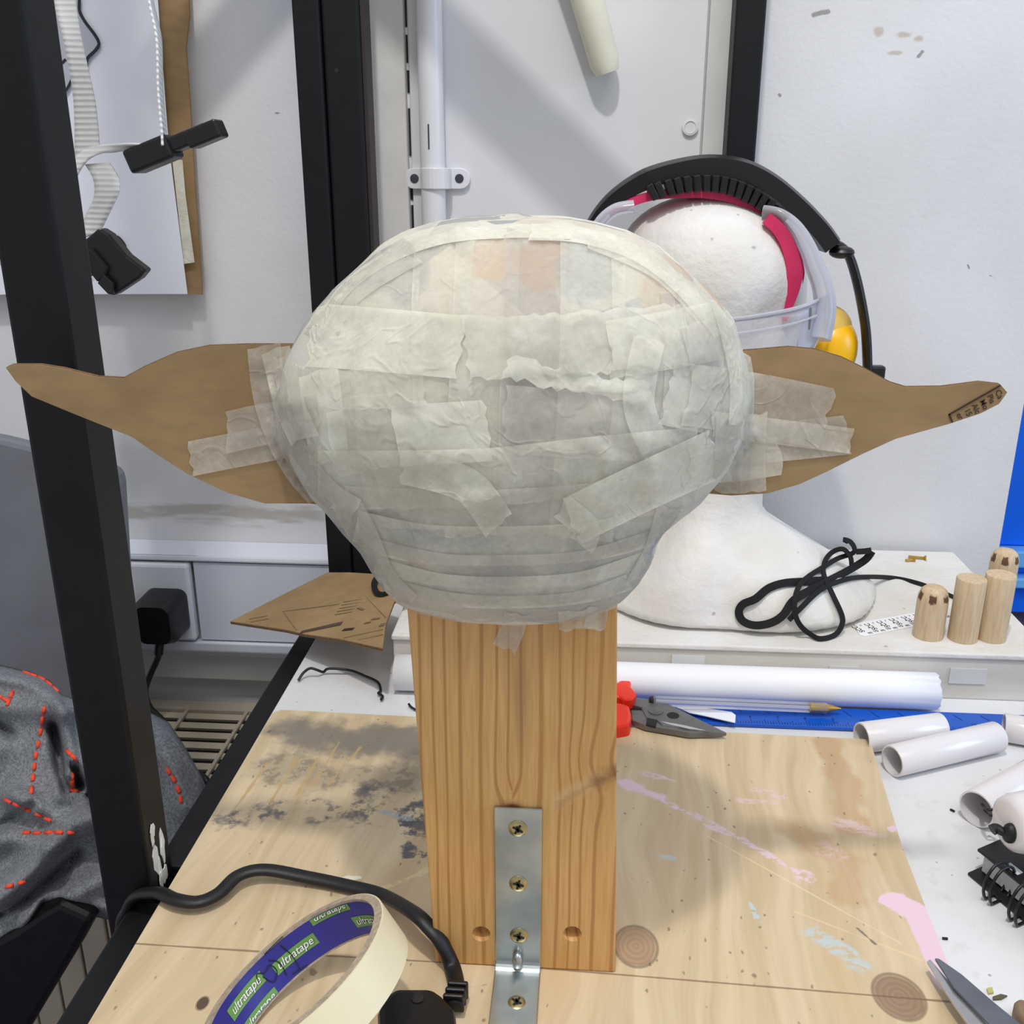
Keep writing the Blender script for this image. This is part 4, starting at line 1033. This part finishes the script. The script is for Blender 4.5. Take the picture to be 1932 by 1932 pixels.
pe = spl([Yp(a, b, .938) for a, b in [(1446,412),(1468,432),(1486,462),(1496,500),(1497,535),(1490,570),(1480,606)]], 6)
sobj('pink_strap', MB().sweep(pe, [(-.004, -.0065), (.004, -.0065), (.004, .0065), (-.004, .0065)], upv=(1, 0, .5), scale=lambda q: .8+.5*q if q < .6 else 1.1-.8*(q-.6)/.4), m_pink, t, ang=35)
wp = spl([Yp(a, b, .985) for a, b in [(1556,462),(1580,462),(1600,480),(1614,520),(1626,575),(1634,630),(1637,700),(1638,760)]], 6)
sobj('wire_yoke', MB().sweep(wp, [(.010*cos(2*pi*j/12), .0042*sin(2*pi*j/12)) for j in range(12)], upv=(1, 0, .3)), m_blackplastic, t, ang=60)
sobj('hinge', MB().ball(Yp(1588, 476, .975), .012, .012, .006, 14, 8), m_blackplastic, t)
obj('yoke_foot', MB().obox(Yp(1648, 705, .985), (1, 0, 0), (0, 1, 0), (0, 0, 1), .010, .006, .008), m_blackplastic, t, bevel=.002)
cc = Yp(1566, 655, 1.0)
sobj('ear_cup', MB().ball(cc, .026, .030, .032, 24, 16, fn=lambda d: 1+.10*max(0, -d.z)), m_yellow, t)
sobj('ear_cushion', MB().ball(cc+V((-.004, .004, .017)), .024, .027, .024, 24, 14), m_cushion, t)
obj('dark_inner_pad', MB().box((Yp(1502, 600, .975).x, .972, Yp(1502, 660, .975).z), (Yp(1520, 600, .975).x, 1.02, Yp(1502, 575, .975).z)), m_navy, t, bevel=.003)

# goggles
t = thing('safety_goggles', 'clear plastic safety goggles over the plaster face', 'goggles', Yp(1450, 650, .9))
rowsg = []
tops = [(1300,604),(1350,604),(1400,600),(1450,592),(1500,582),(1540,568),(1566,556)]; bots = [(1290,690),(1350,690),(1400,690),(1450,688),(1500,680),(1535,660),(1568,600)]
ys = [.892,.886,.884,.886,.893,.908,.945]
T1 = spl([Yp(a, b, y_) for (a, b), y_ in zip(tops, ys)], 4); B1 = spl([Yp(a, b, y_) for (a, b), y_ in zip(bots, ys)], 4)
rowsg = [[a.lerp(b, k/5) for k in range(6)] for a, b in zip(T1, B1)]
o = obj('lens', MB().grid(rowsg), m_clear, t, smooth=2); o.modifiers.new('s', 'SOLIDIFY').thickness = .0015
sobj('top_rim', MB().tube(T1, .0016, 8), m_clearframe, t, ang=60)
M1 = spl([Yp(a, b+28, y_-.001) for (a, b), y_ in zip(tops[:-1], ys)], 4); sobj('mid_rib', MB().tube(M1, .0013, 8), m_clearframe, t, ang=60)
ap = spl([Yp(a, b, y_) for a, b, y_ in [(1440,400,.95),(1472,408,.945),(1500,430,.94),(1522,465,.935),(1538,505,.93),(1552,545,.925),(1556,590,.92),(1545,640,.915)]], 6)
sobj('side_shield', MB().sweep(ap, [(.012*cos(2*pi*j/12), .006*sin(2*pi*j/12)) for j in range(12)], upv=(1, 0, .4), scale=lambda q: .8+1.0*q), m_clearframe, t, ang=60)
ap = spl([Yp(a, b, .95) for a, b in [(1125,432),(1142,410),(1165,395),(1196,390)]], 6)
sobj('arm_loop', MB().sweep(ap, [(.010*cos(2*pi*j/12), .006*sin(2*pi*j/12)) for j in range(12)], upv=(0, 0, 1)), m_clearframe, t, ang=60)
obj('clip', MB().box((Yp(1520, 600, .905).x, .903, Yp(1520, 622, .905).z), (Yp(1530, 600, .905).x, .908, Yp(1520, 580, .905).z)), m_clip, t, bevel=.001)

# elastic cord lying over the shoulder
t = thing('elastic_cord', 'black flat elastic cord looped over the plaster shoulder', 'cord', Zp(1500, 1190, SZ))
def on_sh(px, py, lift=.004):      # point resting on bust or slab
    return (px, py)
BB = BVHTree.FromPolygons(vs, fs)
slabtop = SZ
def rest(px, py, lift):
    d = ray(px, py).normalized(); h = BB.ray_cast(C0, d); zp = Zp(px, py, SZ)
    p = zp
    if py < 1076 and px > 1560: return Yp(px, py, .985)-d*lift
    if h[0] is not None and (h[0]-C0).length < (zp-C0).length: p = h[0]
    return p-d*lift
def loop(pts, w, lift=.004, name='elastic'):
    P = spl([rest(a, b, lift) for a, b in pts], 6)
    sobj(name, MB().ribbon(P, w, .0014, lambda q: (sin(q*9)*.5, -1.0, .6)), m_elastic, t, ang=50)
loop([(1600,1022),(1592,1018),(1604,1022),(1612,1034),(1608,1044),(1580,1054),(1550,1072),(1525,1088),(1508,1105),(1500,1130),(1500,1158),(1510,1180),(1528,1196),(1548,1205),(1575,1198),(1588,1180),(1588,1160),(1570,1120),(1555,1085),(1556,1060),(1570,1042),(1590,1036),(1604,1050),(1607,1066)], .0050, .007)
loop([(1645,1040),(1635,1054),(1618,1066),(1590,1082),(1555,1100),(1520,1118),(1495,1135),(1478,1160),(1455,1175),(1425,1180),(1402,1172),(1394,1155),(1402,1140),(1425,1130),(1450,1110),(1480,1100),(1520,1097),(1560,1094)], .0078, .004)
loop([(1488,1170),(1510,1148),(1545,1115),(1580,1098),(1620,1089),(1680,1090),(1730,1100),(1780,1118),(1812,1132)], .0050, .005)
loop([(1615,1041),(1632,1040),(1644,1038)], .006, .006, 'knot_end')

# small screws
for (a, b, lb) in (((1714,1050), (1746,1053), 'longer brass screw lying on slab near the wall'), ((1709,1057), (1724,1056), 'shorter brass screw lying on slab near the wall')):
    A_, B_ = Zp(*a, SZ+.0022), Zp(*b, SZ+.0022)
    t = thing('brass_screw', lb, 'screw', (A_+B_)/2-V((0, 0, .0022)), 'screws on the slab')
    obj('shank', MB().tube([A_, B_], .0016, 8), m_brass, t); obj('screw_head', MB().lathe(B_, B_-A_, [(.0018, -.002), (.0034, 0), (.003, .0008)], 12), m_brass, t)

# dowel pegs
def peg(base, top, wpx, burn, label):
    b = Zp(*base, SZ); d = (b-C0).dot(fw); r = wpx/2/F*d; b = b+V((0, r, 0)); tz = Yp(top[0], top[1], b.y).z; h = tz-SZ
    if burn: prof = [(r*.98, 0), (r, .001), (r, h-.016), (r*.97, h-.010), (r*.85, h-.0045), (r*.6, h-.001), (r*.25, h)]
    else: prof = [(r*.97, 0), (r, .001), (r, h-.001), (r*.96, h), (r*.5, h)]
    mt = dowelmat('scorched_birch', h-.009) if burn else m_birch
    tag(sobj('dowel_peg', MB().lathe(b, (0, 0, 1), prof, 28), mt, base=b), label, 'dowel', 'dowel pegs on the slab')
peg((1759,1212), (1767,1106), 56, True, 'short birch peg with scorched rounded top nearest the printed strip')
peg((1825,1217), (1847,1091), 54, False, 'flat topped birch peg in the middle of the row')
peg((1879,1216), (1902,1084), 54, False, 'flat topped birch peg at the slab corner')
peg((1886,1178), (1900,1036), 50, True, 'tall scorched birch peg behind the flat topped pegs')

# printed paper strip
t = thing('printed_strip', 'white paper strip with rows of black printing beside a peg', 'paper strip', Zp(1680, 1175, SZ))
A_, B_ = Zp(1632, 1200, SZ+.0006), Zp(1790, 1168, SZ+.0006); C_ = Zp(1612, 1180, SZ+.0006)
dx = (B_-A_).normalized(); dy = V((-dx.y, dx.x, 0)); wS = .024
obj('paper', MB().prism([A_, B_, B_+dy*wS, C_+dx*.004+dy*.004, C_, A_-dx*.003+dy*.004], (0, 0, -.0004)), m_paper2, t)
L_ = (B_-A_).length; k = 0; s0 = .004
while s0 < L_-.008:
    for (s, off, h, sz) in (('m', 0, .002, .0065), ('SCC', .0, .0075, .0080), ('10', .0072, .003, .0058), ('.', .0078, .0125, .012), ('7', .004, .019, .004)):
        v2, f2 = text2d(s, sz, bold=.012); o0 = A_+dx*(s0+off+.003)+dy*h+V((0, 0, .0002))
        if s == 'SCC': m = MB().add([o0+dy*a-dx*b for a, b in v2], f2)
        else: m = MB().add([o0+dx*a+dy*b for a, b in v2], f2)
        obj('printed_character', m, m_ink, t)
    s0 += .0155

# paper roll
yr = .850; rr = .0185
A_ = V((Yp(748, 1290, yr).x, yr, rr)); B_ = V((Yp(1765, 1300, yr).x, yr, rr))
m = MB(); N = 60; sp_ = []
for i in range(N+1):
    a = 4*pi*i/N*1.0; r_ = rr-.0030*(1-i/N); sp_.append((r_*cos(a), r_*sin(a)))
rws = []
for q in range(9):
    xx = A_.x+(B_.x-A_.x)*q/8; rws.append([V((xx+(random.uniform(-.001, .001) if q == 8 else 0), yr+a, rr+b)) for a, b in sp_])
o = obj('paper_roll', m.grid(rws), m_paper2, smooth=2, base=V(((A_.x+B_.x)/2, yr, 0))); o.modifiers.new('s', 'SOLIDIFY').thickness = .0006
tag(o, 'long white paper roll lying along the slab', 'paper roll')

# blue ruler, pen, strip, pliers
RZ = .004
t = thing('blue_ruler', 'blue plastic ruler lying in front of the paper roll', 'ruler', Zp(1500, 1350, 0))
P = [Zp(1100, 1366, RZ), Zp(1945, 1372, RZ), Zp(1945, 1320, RZ), Zp(1100, 1322, RZ)]
ry0 = Zp(1400, 1366, RZ).y; ry1 = ry0+.036; rx0_ = P[0].x; rx1_ = .452
obj('ruler_body', MB().box((rx0_, ry0, .0006), (rx1_, ry1, RZ)), m_bluetrans, t, bevel=.001)
m = MB(); i = 0; xx = rx0_+.004; m_tick = plain('ruler_print', (16, 34, 84), 0.5)
while xx < rx1_-.004:
    h = .010 if i % 10 == 0 else (.007 if i % 5 == 0 else .0045)
    m.box((xx-.0002, ry0+.002, RZ), (xx+.0002, ry0+.002+h, RZ+.00015)); xx += .0025; i += 1
o = obj('tick_marks', m, m_tick, t, kind='stuff')
m = MB(); xx = rx0_+.02
while xx < rx1_-.004: m.obox((xx, ry1-.010, RZ+.0001), (.5, -.9, 0), (.9, .5, 0), (0, 0, 1), .006, .0003, .0001); xx += .025
obj('inch_marks', m, m_tick, t)
for i in range(1, 16):
    v2, f2 = text2d(str(i), .005); o0 = V((rx0_+.004+.025*i-.001, ry0+.0125, RZ+.0002))
    if o0.x < rx1_-.01: obj('numeral', MB().add([o0+V((a, b, 0)) for a, b in v2], f2), m_tick, t)
A_, B_ = Zp(1232, 1322, .020), Zp(1560, 1336, .012); Tt = Zp(1592, 1336, .010)
t = thing('ballpoint_pen', 'clear ballpoint pen with brass tip resting on the ruler', 'pen', (A_+B_)/2-V((0, 0, .012)))
d = (B_-A_).normalized()
sobj('barrel', MB().sweep([A_, B_], [(.0048*cos(2*pi*j/6), .0048*sin(2*pi*j/6)) for j in range(6)], upv=(0, 0, 1)), m_clear, t, ang=20)
obj('ink_tube', MB().tube([A_, B_], .0014, 8), m_clearframe, t)
sobj('tip', MB().lathe(B_, d, [(.0044, -.016), (.0040, 0), (.0022, .008), (.0008, .013)], 14), m_brass, t)
obj('end_plug', MB().lathe(A_, -d, [(.0042, -.002), (.0042, .002), (.003, .0035)], 12), m_blackplastic, t)
flake('paper_offcut', [(1270,1331),(1292,1330),(1380,1343),(1388,1349),(1387,1363),(1330,1350),(1300,1344)], .0085, .0008, m_paper2, 'white paper offcut lying across the blue ruler', 'paper')
t = thing('pliers', 'long nose pliers with red handles beside the pine post', 'pliers', Zp(1220, 1350, 0))
PZ = .020
obj('jaw', MB().prism([Zp(a, b, PZ) for a, b in [(1210,1336),(1222,1326),(1238,1322),(1262,1328),(1290,1342),(1330,1362),(1372,1382),(1340,1381),(1290,1372),(1250,1368),(1238,1358),(1222,1358)]], (0, 0, -.004)), m_steel, t, bevel=.001)
obj('jaw', MB().prism([Zp(a, b, PZ-.001) for a, b in [(1190,1339),(1220,1340),(1244,1361),(1300,1372),(1365,1381),(1300,1382),(1218,1368),(1192,1358)]], (0, 0, -.006)), m_steel, t, bevel=.001)
obj('jaw', MB().prism([Zp(a, b, PZ-.0015) for a, b in [(1186,1322),(1202,1315),(1230,1319),(1226,1328),(1214,1335),(1196,1330)]], (0, 0, -.009)), m_steel, t, bevel=.001)
sobj('pivot', MB().lathe(Zp(1237, 1342, PZ), (0, 0, 1), [(.0068, -.001), (.0066, .0008), (.005, .0012)], 24), m_steel, t)
obj('wire_opening', MB().lathe(Zp(1270, 1350, PZ), (0, 0, 1), [(.0056, 0), (.0054, .0003), (.003, .0003)], 20), m_dark, t)
obj('cutter_notch', MB().prism([Zp(a, b, PZ+.0001) for a, b in [(1221,1354),(1240,1358),(1237,1371),(1219,1366)]], (0, 0, -.002)), m_dark, t)
obj('ground_edge', MB().prism([Zp(a, b, PZ+.0002) for a, b in [(1244,1360),(1290,1368),(1332,1378),(1300,1375),(1260,1366)]], (0, 0, -.001)), m_polish, t)
obj('handle', MB().prism([Zp(a, b, PZ+.006) for a, b in [(1130,1300),(1166,1286),(1178,1276),(1186,1275),(1191,1282),(1190,1294),(1201,1306),(1199,1314),(1190,1318),(1178,1319),(1166,1312),(1130,1325)]], (0, 0, -.013)), m_red, t, bevel=.003)
obj('handle', MB().prism([Zp(a, b, PZ+.005) for a, b in [(1130,1326),(1168,1324),(1188,1330),(1192,1348),(1189,1364),(1166,1368),(1130,1366)]], (0, 0, -.016)), m_red, t, bevel=.003)

# white plastic tubes
def pvc(a, b, rpx, label, wall=.0016):
    d0 = (Zp(*a, .012)-C0).dot(fw); r = rpx/F*d0
    A_, B_ = Zp(*a, r), Zp(*b, r); ax = B_-A_; h = ax.length
    mb = MB().lathe(A_, ax, [(r-wall, 0), (r-.0004, 0), (r, .0006), (r, h-.0006), (r-.0004, h), (r-wall, h)], 40, closed=True)
    tag(sobj('plastic_tube', mb, m_pvc, base=V(((A_.x+B_.x)/2, (A_.y+B_.y)/2, 0))), label, 'tube', 'cut white plastic tubes')
pvc((1625,1392), (1775,1373), 29, 'white plastic tube lying behind another at board corner')
pvc((1683,1436), (1880,1390), 30, 'whole white plastic tube in front, beside the board corner')
pvc((1893,1372), (2060,1400), 27, 'white plastic tube cut off by picture edge beside the ruler end')
pvc((1842,1527), (2010,1432), 36, 'thick white plastic tube with thin black cord, nearest the notebook')
P = [Zp(1853, 1518, .018), Zp(1862, 1527, .03), Zp(1876, 1527, .032), Zp(1890, 1520, .04)]
t = thing('corded_roller', 'white rounded roller with black knotted cord resting on notebook', 'roller', Zp(1930, 1600, .03))
rA = Zp(1900, 1556, .055); rB = rA+V((.13, .035, .0))
sobj('roller_body', MB().tube([rA+(rB-rA)*k_ for k_ in (0, .02, .06, .12, .5, 1)], .021, 28, scale=lambda q: [.72, .9, .98, 1, 1, 1][min(5, int(q*5+.5))]), m_pvc, t, ang=60)
sobj('cord', MB().tube(spl(P, 6), .0011, 8), m_cord, t, ang=70)
sobj('cord', MB().tube(spl([p+V((.001, -.003, -.003)) for p in P], 6), .0009, 8), m_cord, t, ang=70)
kk = Zp(1906, 1572, .052)
sobj('knot', MB().ball(kk, .0055, .0055, .0075, 14, 10), m_cord, t)
sobj('frayed_end', MB().tube(spl([kk, Zp(1893, 1570, .052), Zp(1880, 1563, .053), Zp(1872, 1566, .052)], 5), .0030, 10, scale=lambda q: .8+.5*q), m_cord, t, ang=70)

# spiral notebook
t = thing('spiral_notebook', 'black spiral bound notebook at the right edge of the bench', 'notebook', Zp(1920, 1650, 0))
NZ = .021; A_ = Zp(1844, 1601, NZ); sd = Zp(1932, 1671, NZ)-A_; sd.normalize(); pd = V((-sd.y, sd.x, 0)); pd = pd if pd.x > 0 else -pd
pd2 = (Zp(1895, 1579, NZ)-A_).normalized()
def slabp(o0, L_, W_, z0, z1): return MB().prism([V((q.x, q.y, z1)) for q in (o0, o0+sd*L_, o0+sd*L_+pd2*W_, o0+pd2*W_)], (0, 0, z0-z1))
obj('front_cover', slabp(A_, .21, .15, NZ-.0022, NZ), m_blackplastic, t, bevel=.0006)
o1 = A_+sd*.004+pd2*.004
obj('page_block', slabp(o1, .20, .14, .0035, NZ-.0026), m_pages, t)
obj('back_cover', slabp(A_-pd2*.006, .21, .156, .0004, .0026), m_blackplastic, t, bevel=.0006)
for i in range(7):
    for s_ in (0, .0055):
        c = A_+sd*(.024+i*.022+s_)+pd2*.002; c.z = NZ*.5
        P = [c+pd2*(.0125*cos(2*pi*j/22)-.008)+V((0, 0, .0155*sin(2*pi*j/22)+.003)) for j in range(22)]
        for p in P: p.z = max(p.z, .0015)
        obj('wire_ring', MB().tube(P, .0011, 6, closed=True), m_blackplastic, t, smooth=2)
    hcen = A_+sd*(.027+i*.022)+pd2*.007; hcen.z = NZ+.0003
    obj('punched_slot', MB().obox(hcen, sd, pd2, (0, 0, 1), .0055, .0028, .0002), m_pages, t)
flake('leaf_scrap', [(1862,1864),(1872,1862),(1875,1872),(1865,1874)], .0015, .001, plain('olive_scrap', (190, 188, 110), .7), 'tiny olive paper scrap on the bench by scissors')
flake('dark_scrap', [(1873,1880),(1888,1875),(1901,1878),(1890,1884),(1874,1885)], .0016, .001, plain('dark_olive_scrap', (92, 88, 58), .7), 'tiny dark scrap on the bench by scissors')
tag(sobj('wooden_offcut', MB().prism([Zp(a, b, .012) for a, b in [(1913,1888),(1925,1882),(1960,1895),(1980,1950),(1935,1930),(1918,1908)]], (0, 0, -.0115)), m_brownbit, bevel=.002), 'brown wooden offcut at the lower right corner', 'offcut')
for (a, b, lb) in (((1793,1527),(1801,1531),'short dark thread scrap near the thick white tube'), ((1778,1770),(1788,1771),'short dark thread scrap beside the pink board edge')):
    tag(obj('thread_scrap', MB().tube([Zp(*a, .001), Zp(*b, .001)], .0009, 6), m_cord), lb, 'scrap')

# loose wire and cardboard offcut behind the post
wp = [(563,1284,.001),(572,1270,.006),(585,1261,.010),(598,1264,.008),(610,1268,.002),(618,1262,.006),(640,1262,.006),(665,1266,.004),(690,1276,.003),(708,1284,.002),(716,1292,.002),(718,1304,.002),(714,1308,.002),(722,1314,.002),(719,1320,.002)]
tag(sobj('wire_offcut', MB().tube(spl([Zp(a, b, z_+.0014) for a, b, z_ in wp], 5), .0014, 8), m_cord, ang=80), 'thin bent black wire lying on the white bench top', 'wire')
tag(sobj('wire_scrap', MB().tube(spl([Zp(771,1328,.003), Zp(776,1334,.002), Zp(786,1340,.002)], 4), .0012, 6), m_cord, ang=80), 'tiny black wire scrap peeping past the post', 'wire')
t = thing('cardboard_offcut', 'pointed cardboard offcut with printing across the bench rail', 'cardboard', Zp(600, 1190, .02))
def CP(px, py): # tilted sheet resting on rail and slab
    k = (px-435)/290; z_ = .010+.052*max(0, min(1.2, k)); return Zp(px, py, z_+.001)
poly = [(435,1172),(525,1126),(618,1080),(660,1080),(760,1086),(790,1110),(744,1134),(728,1176),(722,1223),(640,1205),(575,1196),(540,1188),(500,1182)]
P = [CP(a, b) for a, b in poly]
obj('sheet', MB().prism(P, (0, 0, -.0035)), m_card, t)
obj('corrugated_edge', MB().prism([p+V((0, 0, -.0008))+((p-sum(P, V())/len(P)).normalized()*.0005) for p in P], (0, 0, -.002)), m_corru, t)
m_faint = plain('faded_print', (120, 96, 66), .8, .2)
def cline(a, b, w, mt=m_faint):
    A_, B_ = CP(*a)+V((0, 0, .0004)), CP(*b)+V((0, 0, .0004)); d = (B_-A_).normalized(); s_ = d.cross(V((0, 0, 1))).normalized()
    obj('printed_line', MB().prism([A_-s_*w, B_-s_*w, B_+s_*w, A_+s_*w], (0, 0, -.0003)), mt, t)
cline((534,1154), (640,1140), .0004); cline((534,1154), (560,1190), .0004); cline((692,1128), (728,1166), .0005)
cline((568,1192), (645,1176), .004, plain('dark_print', (74, 60, 48), .8)); cline((648,1188), (668,1186), .003, m_inkbrown)
for k in range(5): cline((632+k*4, 1160-k*6), (664+k*5, 1155-k*6), .0006)
cline((678,1146), (688,1150), .003); cline((702,1168), (718,1166), .003); cline((716,1180), (726,1178), .003); cline((688,1176), (700,1174), .002)
cline((470,1168), (504,1162), .0008); cline((472,1174), (506,1168), .0008); cline((648,1204), (722,1188), .0006); cline((675,1208), (722,1198), .0006)
wl = spl([CP(722,1094)+V((0, 0, .006)), CP(712,1100)+V((0, 0, .006)), CP(706,1112)+V((0, 0, .005)), CP(712,1124)+V((0, 0, .003)), CP(728,1124)+V((0, 0, .003)), CP(750,1112)+V((0, 0, .006))], 6)
tag(sobj('cable_loop', MB().ribbon(wl, .006, .003, (0, 0, 1)), m_cord, ang=60), 'black cable loop on the cardboard offcut under the taped form', 'cable')

# ================================================================== left: chair and blanket
t = thing('grey_chair', 'grey plastic chair behind the near upright under the blanket', 'chair', (-0.75, 0.95, -0.75))
cpl = [(-140,800),(0,828),(90,850),(150,867),(198,882),(213,889),(221,899),(225,915),(229,980),(236,1100),(246,1250),(250,1420),(-140,1430)]
m = MB(); pts = [Yp(a, b, .955) for a, b in cpl]
obj('backrest', MB().prism(pts, (0, .022, 0)), m_greyplastic, t, bevel=.006)
bp_ = [(-60,1805),(20,1762),(80,1722),(110,1705),(175,1735),(140,1800),(60,1932),(20,2000),(-60,2000)]
obj('arm_bar', MB().prism([Yp(a, b, .70) for a, b in bp_], (0, .03, 0)), m_black, t, bevel=.006)
for (lx, ly) in ((-1.05, .96), (-.98, .66)): obj('leg', MB().box((lx, ly, -.75), (lx+.025, ly+.025, -.10)), m_black, t)

topc = [(-90,1246),(0,1254),(60,1268),(95,1284),(118,1312),(160,1322),(215,1338),(285,1345),(318,1362),(350,1410),(378,1460),(396,1500)]
botc = [(-90,1800),(0,1795),(40,1772),(62,1740),(80,1712),(112,1706),(160,1726),(218,1738),(260,1730),(300,1700),(335,1650),(372,1590),(396,1545)]
ridges = [([(-40,1330),(60,1335),(150,1330),(215,1345)], 26, .020), ([(95,1345),(80,1430),(60,1500)], 44, .020), ([(20,1500),(110,1545),(180,1540)], 22, .022), ([(0,1690),(60,1640),(130,1570),(190,1540)], 26, .034), ([(120,1350),(135,1420),(130,1460)], 13, .020), ([(115,1500),(150,1440),(175,1420)], 24, .026), ([(170,1455),(180,1500),(185,1540)], 18, .018), ([(-60,1600),(20,1580),(90,1590)], 26, .020), ([(60,1740),(130,1690),(190,1660)], 24, .022), ([(290,1380),(330,1450),(350,1520)], 34, .022), ([(-40,1270),(40,1285),(110,1320)], 16, .016), ([(-60,1420),(10,1410)], 30, .014)]
valleys = [([(100,1370),(112,1430),(125,1490)], 10, .034), ([(140,1450),(150,1480)], 10, .036), ([(20,1385),(-20,1350)], 10, .020), ([(0,1560),(60,1520)], 9, .014), ([(170,1500),(176,1530)], 8, .022), ([(0,1725),(60,1690),(150,1610)], 8, .016)]
def segd(px, py, pts):
    best = 1e9
    for (ax, ay), (bx, by) in zip(pts, pts[1:]):
        dx, dy = bx-ax, by-ay; tt = max(0, min(1, ((px-ax)*dx+(py-ay)*dy)/(dx*dx+dy*dy))); best = min(best, math.hypot(px-ax-tt*dx, py-ay-tt*dy))
    return best
def bl_depth(px, py, u, v):
    Y = .86-.16*min(1, max(0, (py-1250)/520)); 
    d = sum(a*exp(-(segd(px, py, p)/w)**2) for p, w, a in ridges)-sum(a*exp(-(segd(px, py, p)/w)**2) for p, w, a in valleys)
    d += mnoise.noise(V((px*.012, py*.012, 3)))*.010
    e = min(v, 1-v); Y += .035*max(0, 1-e/.06)**2 + .04*max(0, 1-(1-u)/.05)**2
    return max(.625, Y-d)
rows = []; NX, NY = 90, 90
for i in range(NY+1):
    v = i/NY; row = []
    for j in range(NX+1):
        u = j/NX; px = -90+486*u; a, b = interp(px, topc), interp(px, botc); py = a+(b-a)*v
        row.append(Yp(px, py, bl_depth(px, py, u, v)))
    rows.append(row)
bm_ = MB().grid(rows)
bk = thing('grey_blanket', 'crumpled grey fleece blanket with orange running stitches', 'blanket', (-0.5, .78, -0.2))
o = obj('fleece', bm_, m_fleece, bk, smooth=2); sm = o.modifiers.new('s', 'SOLIDIFY'); sm.thickness = .005; sm.offset = -1
BB2 = BVHTree.FromPolygons(bm_.v, bm_.f)
stl = [([(83,1340),(80,1360),(74,1395),(68,1425),(64,1455),(60,1485),(57,1510)], 22), ([(15,1511),(40,1522),(62,1532),(82,1542),(100,1550)], 21), ([(50,1571),(75,1572),(96,1571),(118,1571),(138,1571)], 21), ([(50,1270),(78,1280),(95,1292),(112,1308)], 16), ([(136,1465),(138,1490),(150,1490)], 14), ([(18,1672),(45,1664)], 24), ([(10,1320),(-5,1312)], 14), ([(130,1420),(142,1432)], 14), ([(318,1455),(330,1475),(340,1500),(342,1525)], 20), ([(205,1660),(208,1690),(210,1725)], 26), ([(22,1310),(12,1335)], 18)]
for pts, step in stl:
    P = spl([V((a, b, 0)) for a, b in pts], 10); acc = 0; nxt = 0
    for a, b in zip(P, P[1:]):
        acc += (b-a).length
        if acc >= nxt:
            nxt += step; d2 = (b-a).normalized(); e1 = a-d2*6.5; e2 = a+d2*6.5; Q = []
            for q in (e1, a, e2):
                dr = ray(q.x, q.y).normalized(); h = BB2.ray_cast(C0, dr)
                if h[0] is not None: Q.append(h[0]-dr*.0012)
            if len(Q) == 3: obj('stitch', MB().tube(Q, .0019, 6), m_orange, bk, smooth=2)

# ================================================================== far right: blue cupboard beyond the wall end
t = thing('blue_cupboard', 'bright blue cupboard seen past the end of the wall', 'cupboard', (1.2, 2.0, -.75))
YC = 1.9
def zc(py): return Yp(1915, py, YC).z
obj('door', MB().box((.75, YC, zc(1030)), (1.9, YC+.4, zc(700))), m_blue, t, bevel=.004)
obj('ledge', MB().box((.75, YC-.03, zc(1062)), (1.9, YC+.4, zc(1030)-.001)), m_lblue, t, bevel=.004)
obj('drawer', MB().box((.75, YC-.002, zc(1080)), (1.9, YC+.4, zc(1062)-.001)), m_blue, t, bevel=.003)
obj('ledge', MB().box((.75, YC-.03, zc(1100)), (1.9, YC+.4, zc(1080)-.001)), m_lblue, t, bevel=.004)
obj('drawer', MB().box((.75, YC-.002, zc(1155)), (1.9, YC+.4, zc(1100)-.001)), m_blue, t, bevel=.003)
obj('plinth', MB().box((.75, YC+.03, -.75), (1.9, YC+.4, zc(1155)-.001)), m_carpet, t)
for o in bpy.data.objects:
    if '_o' in o: del o['_o']
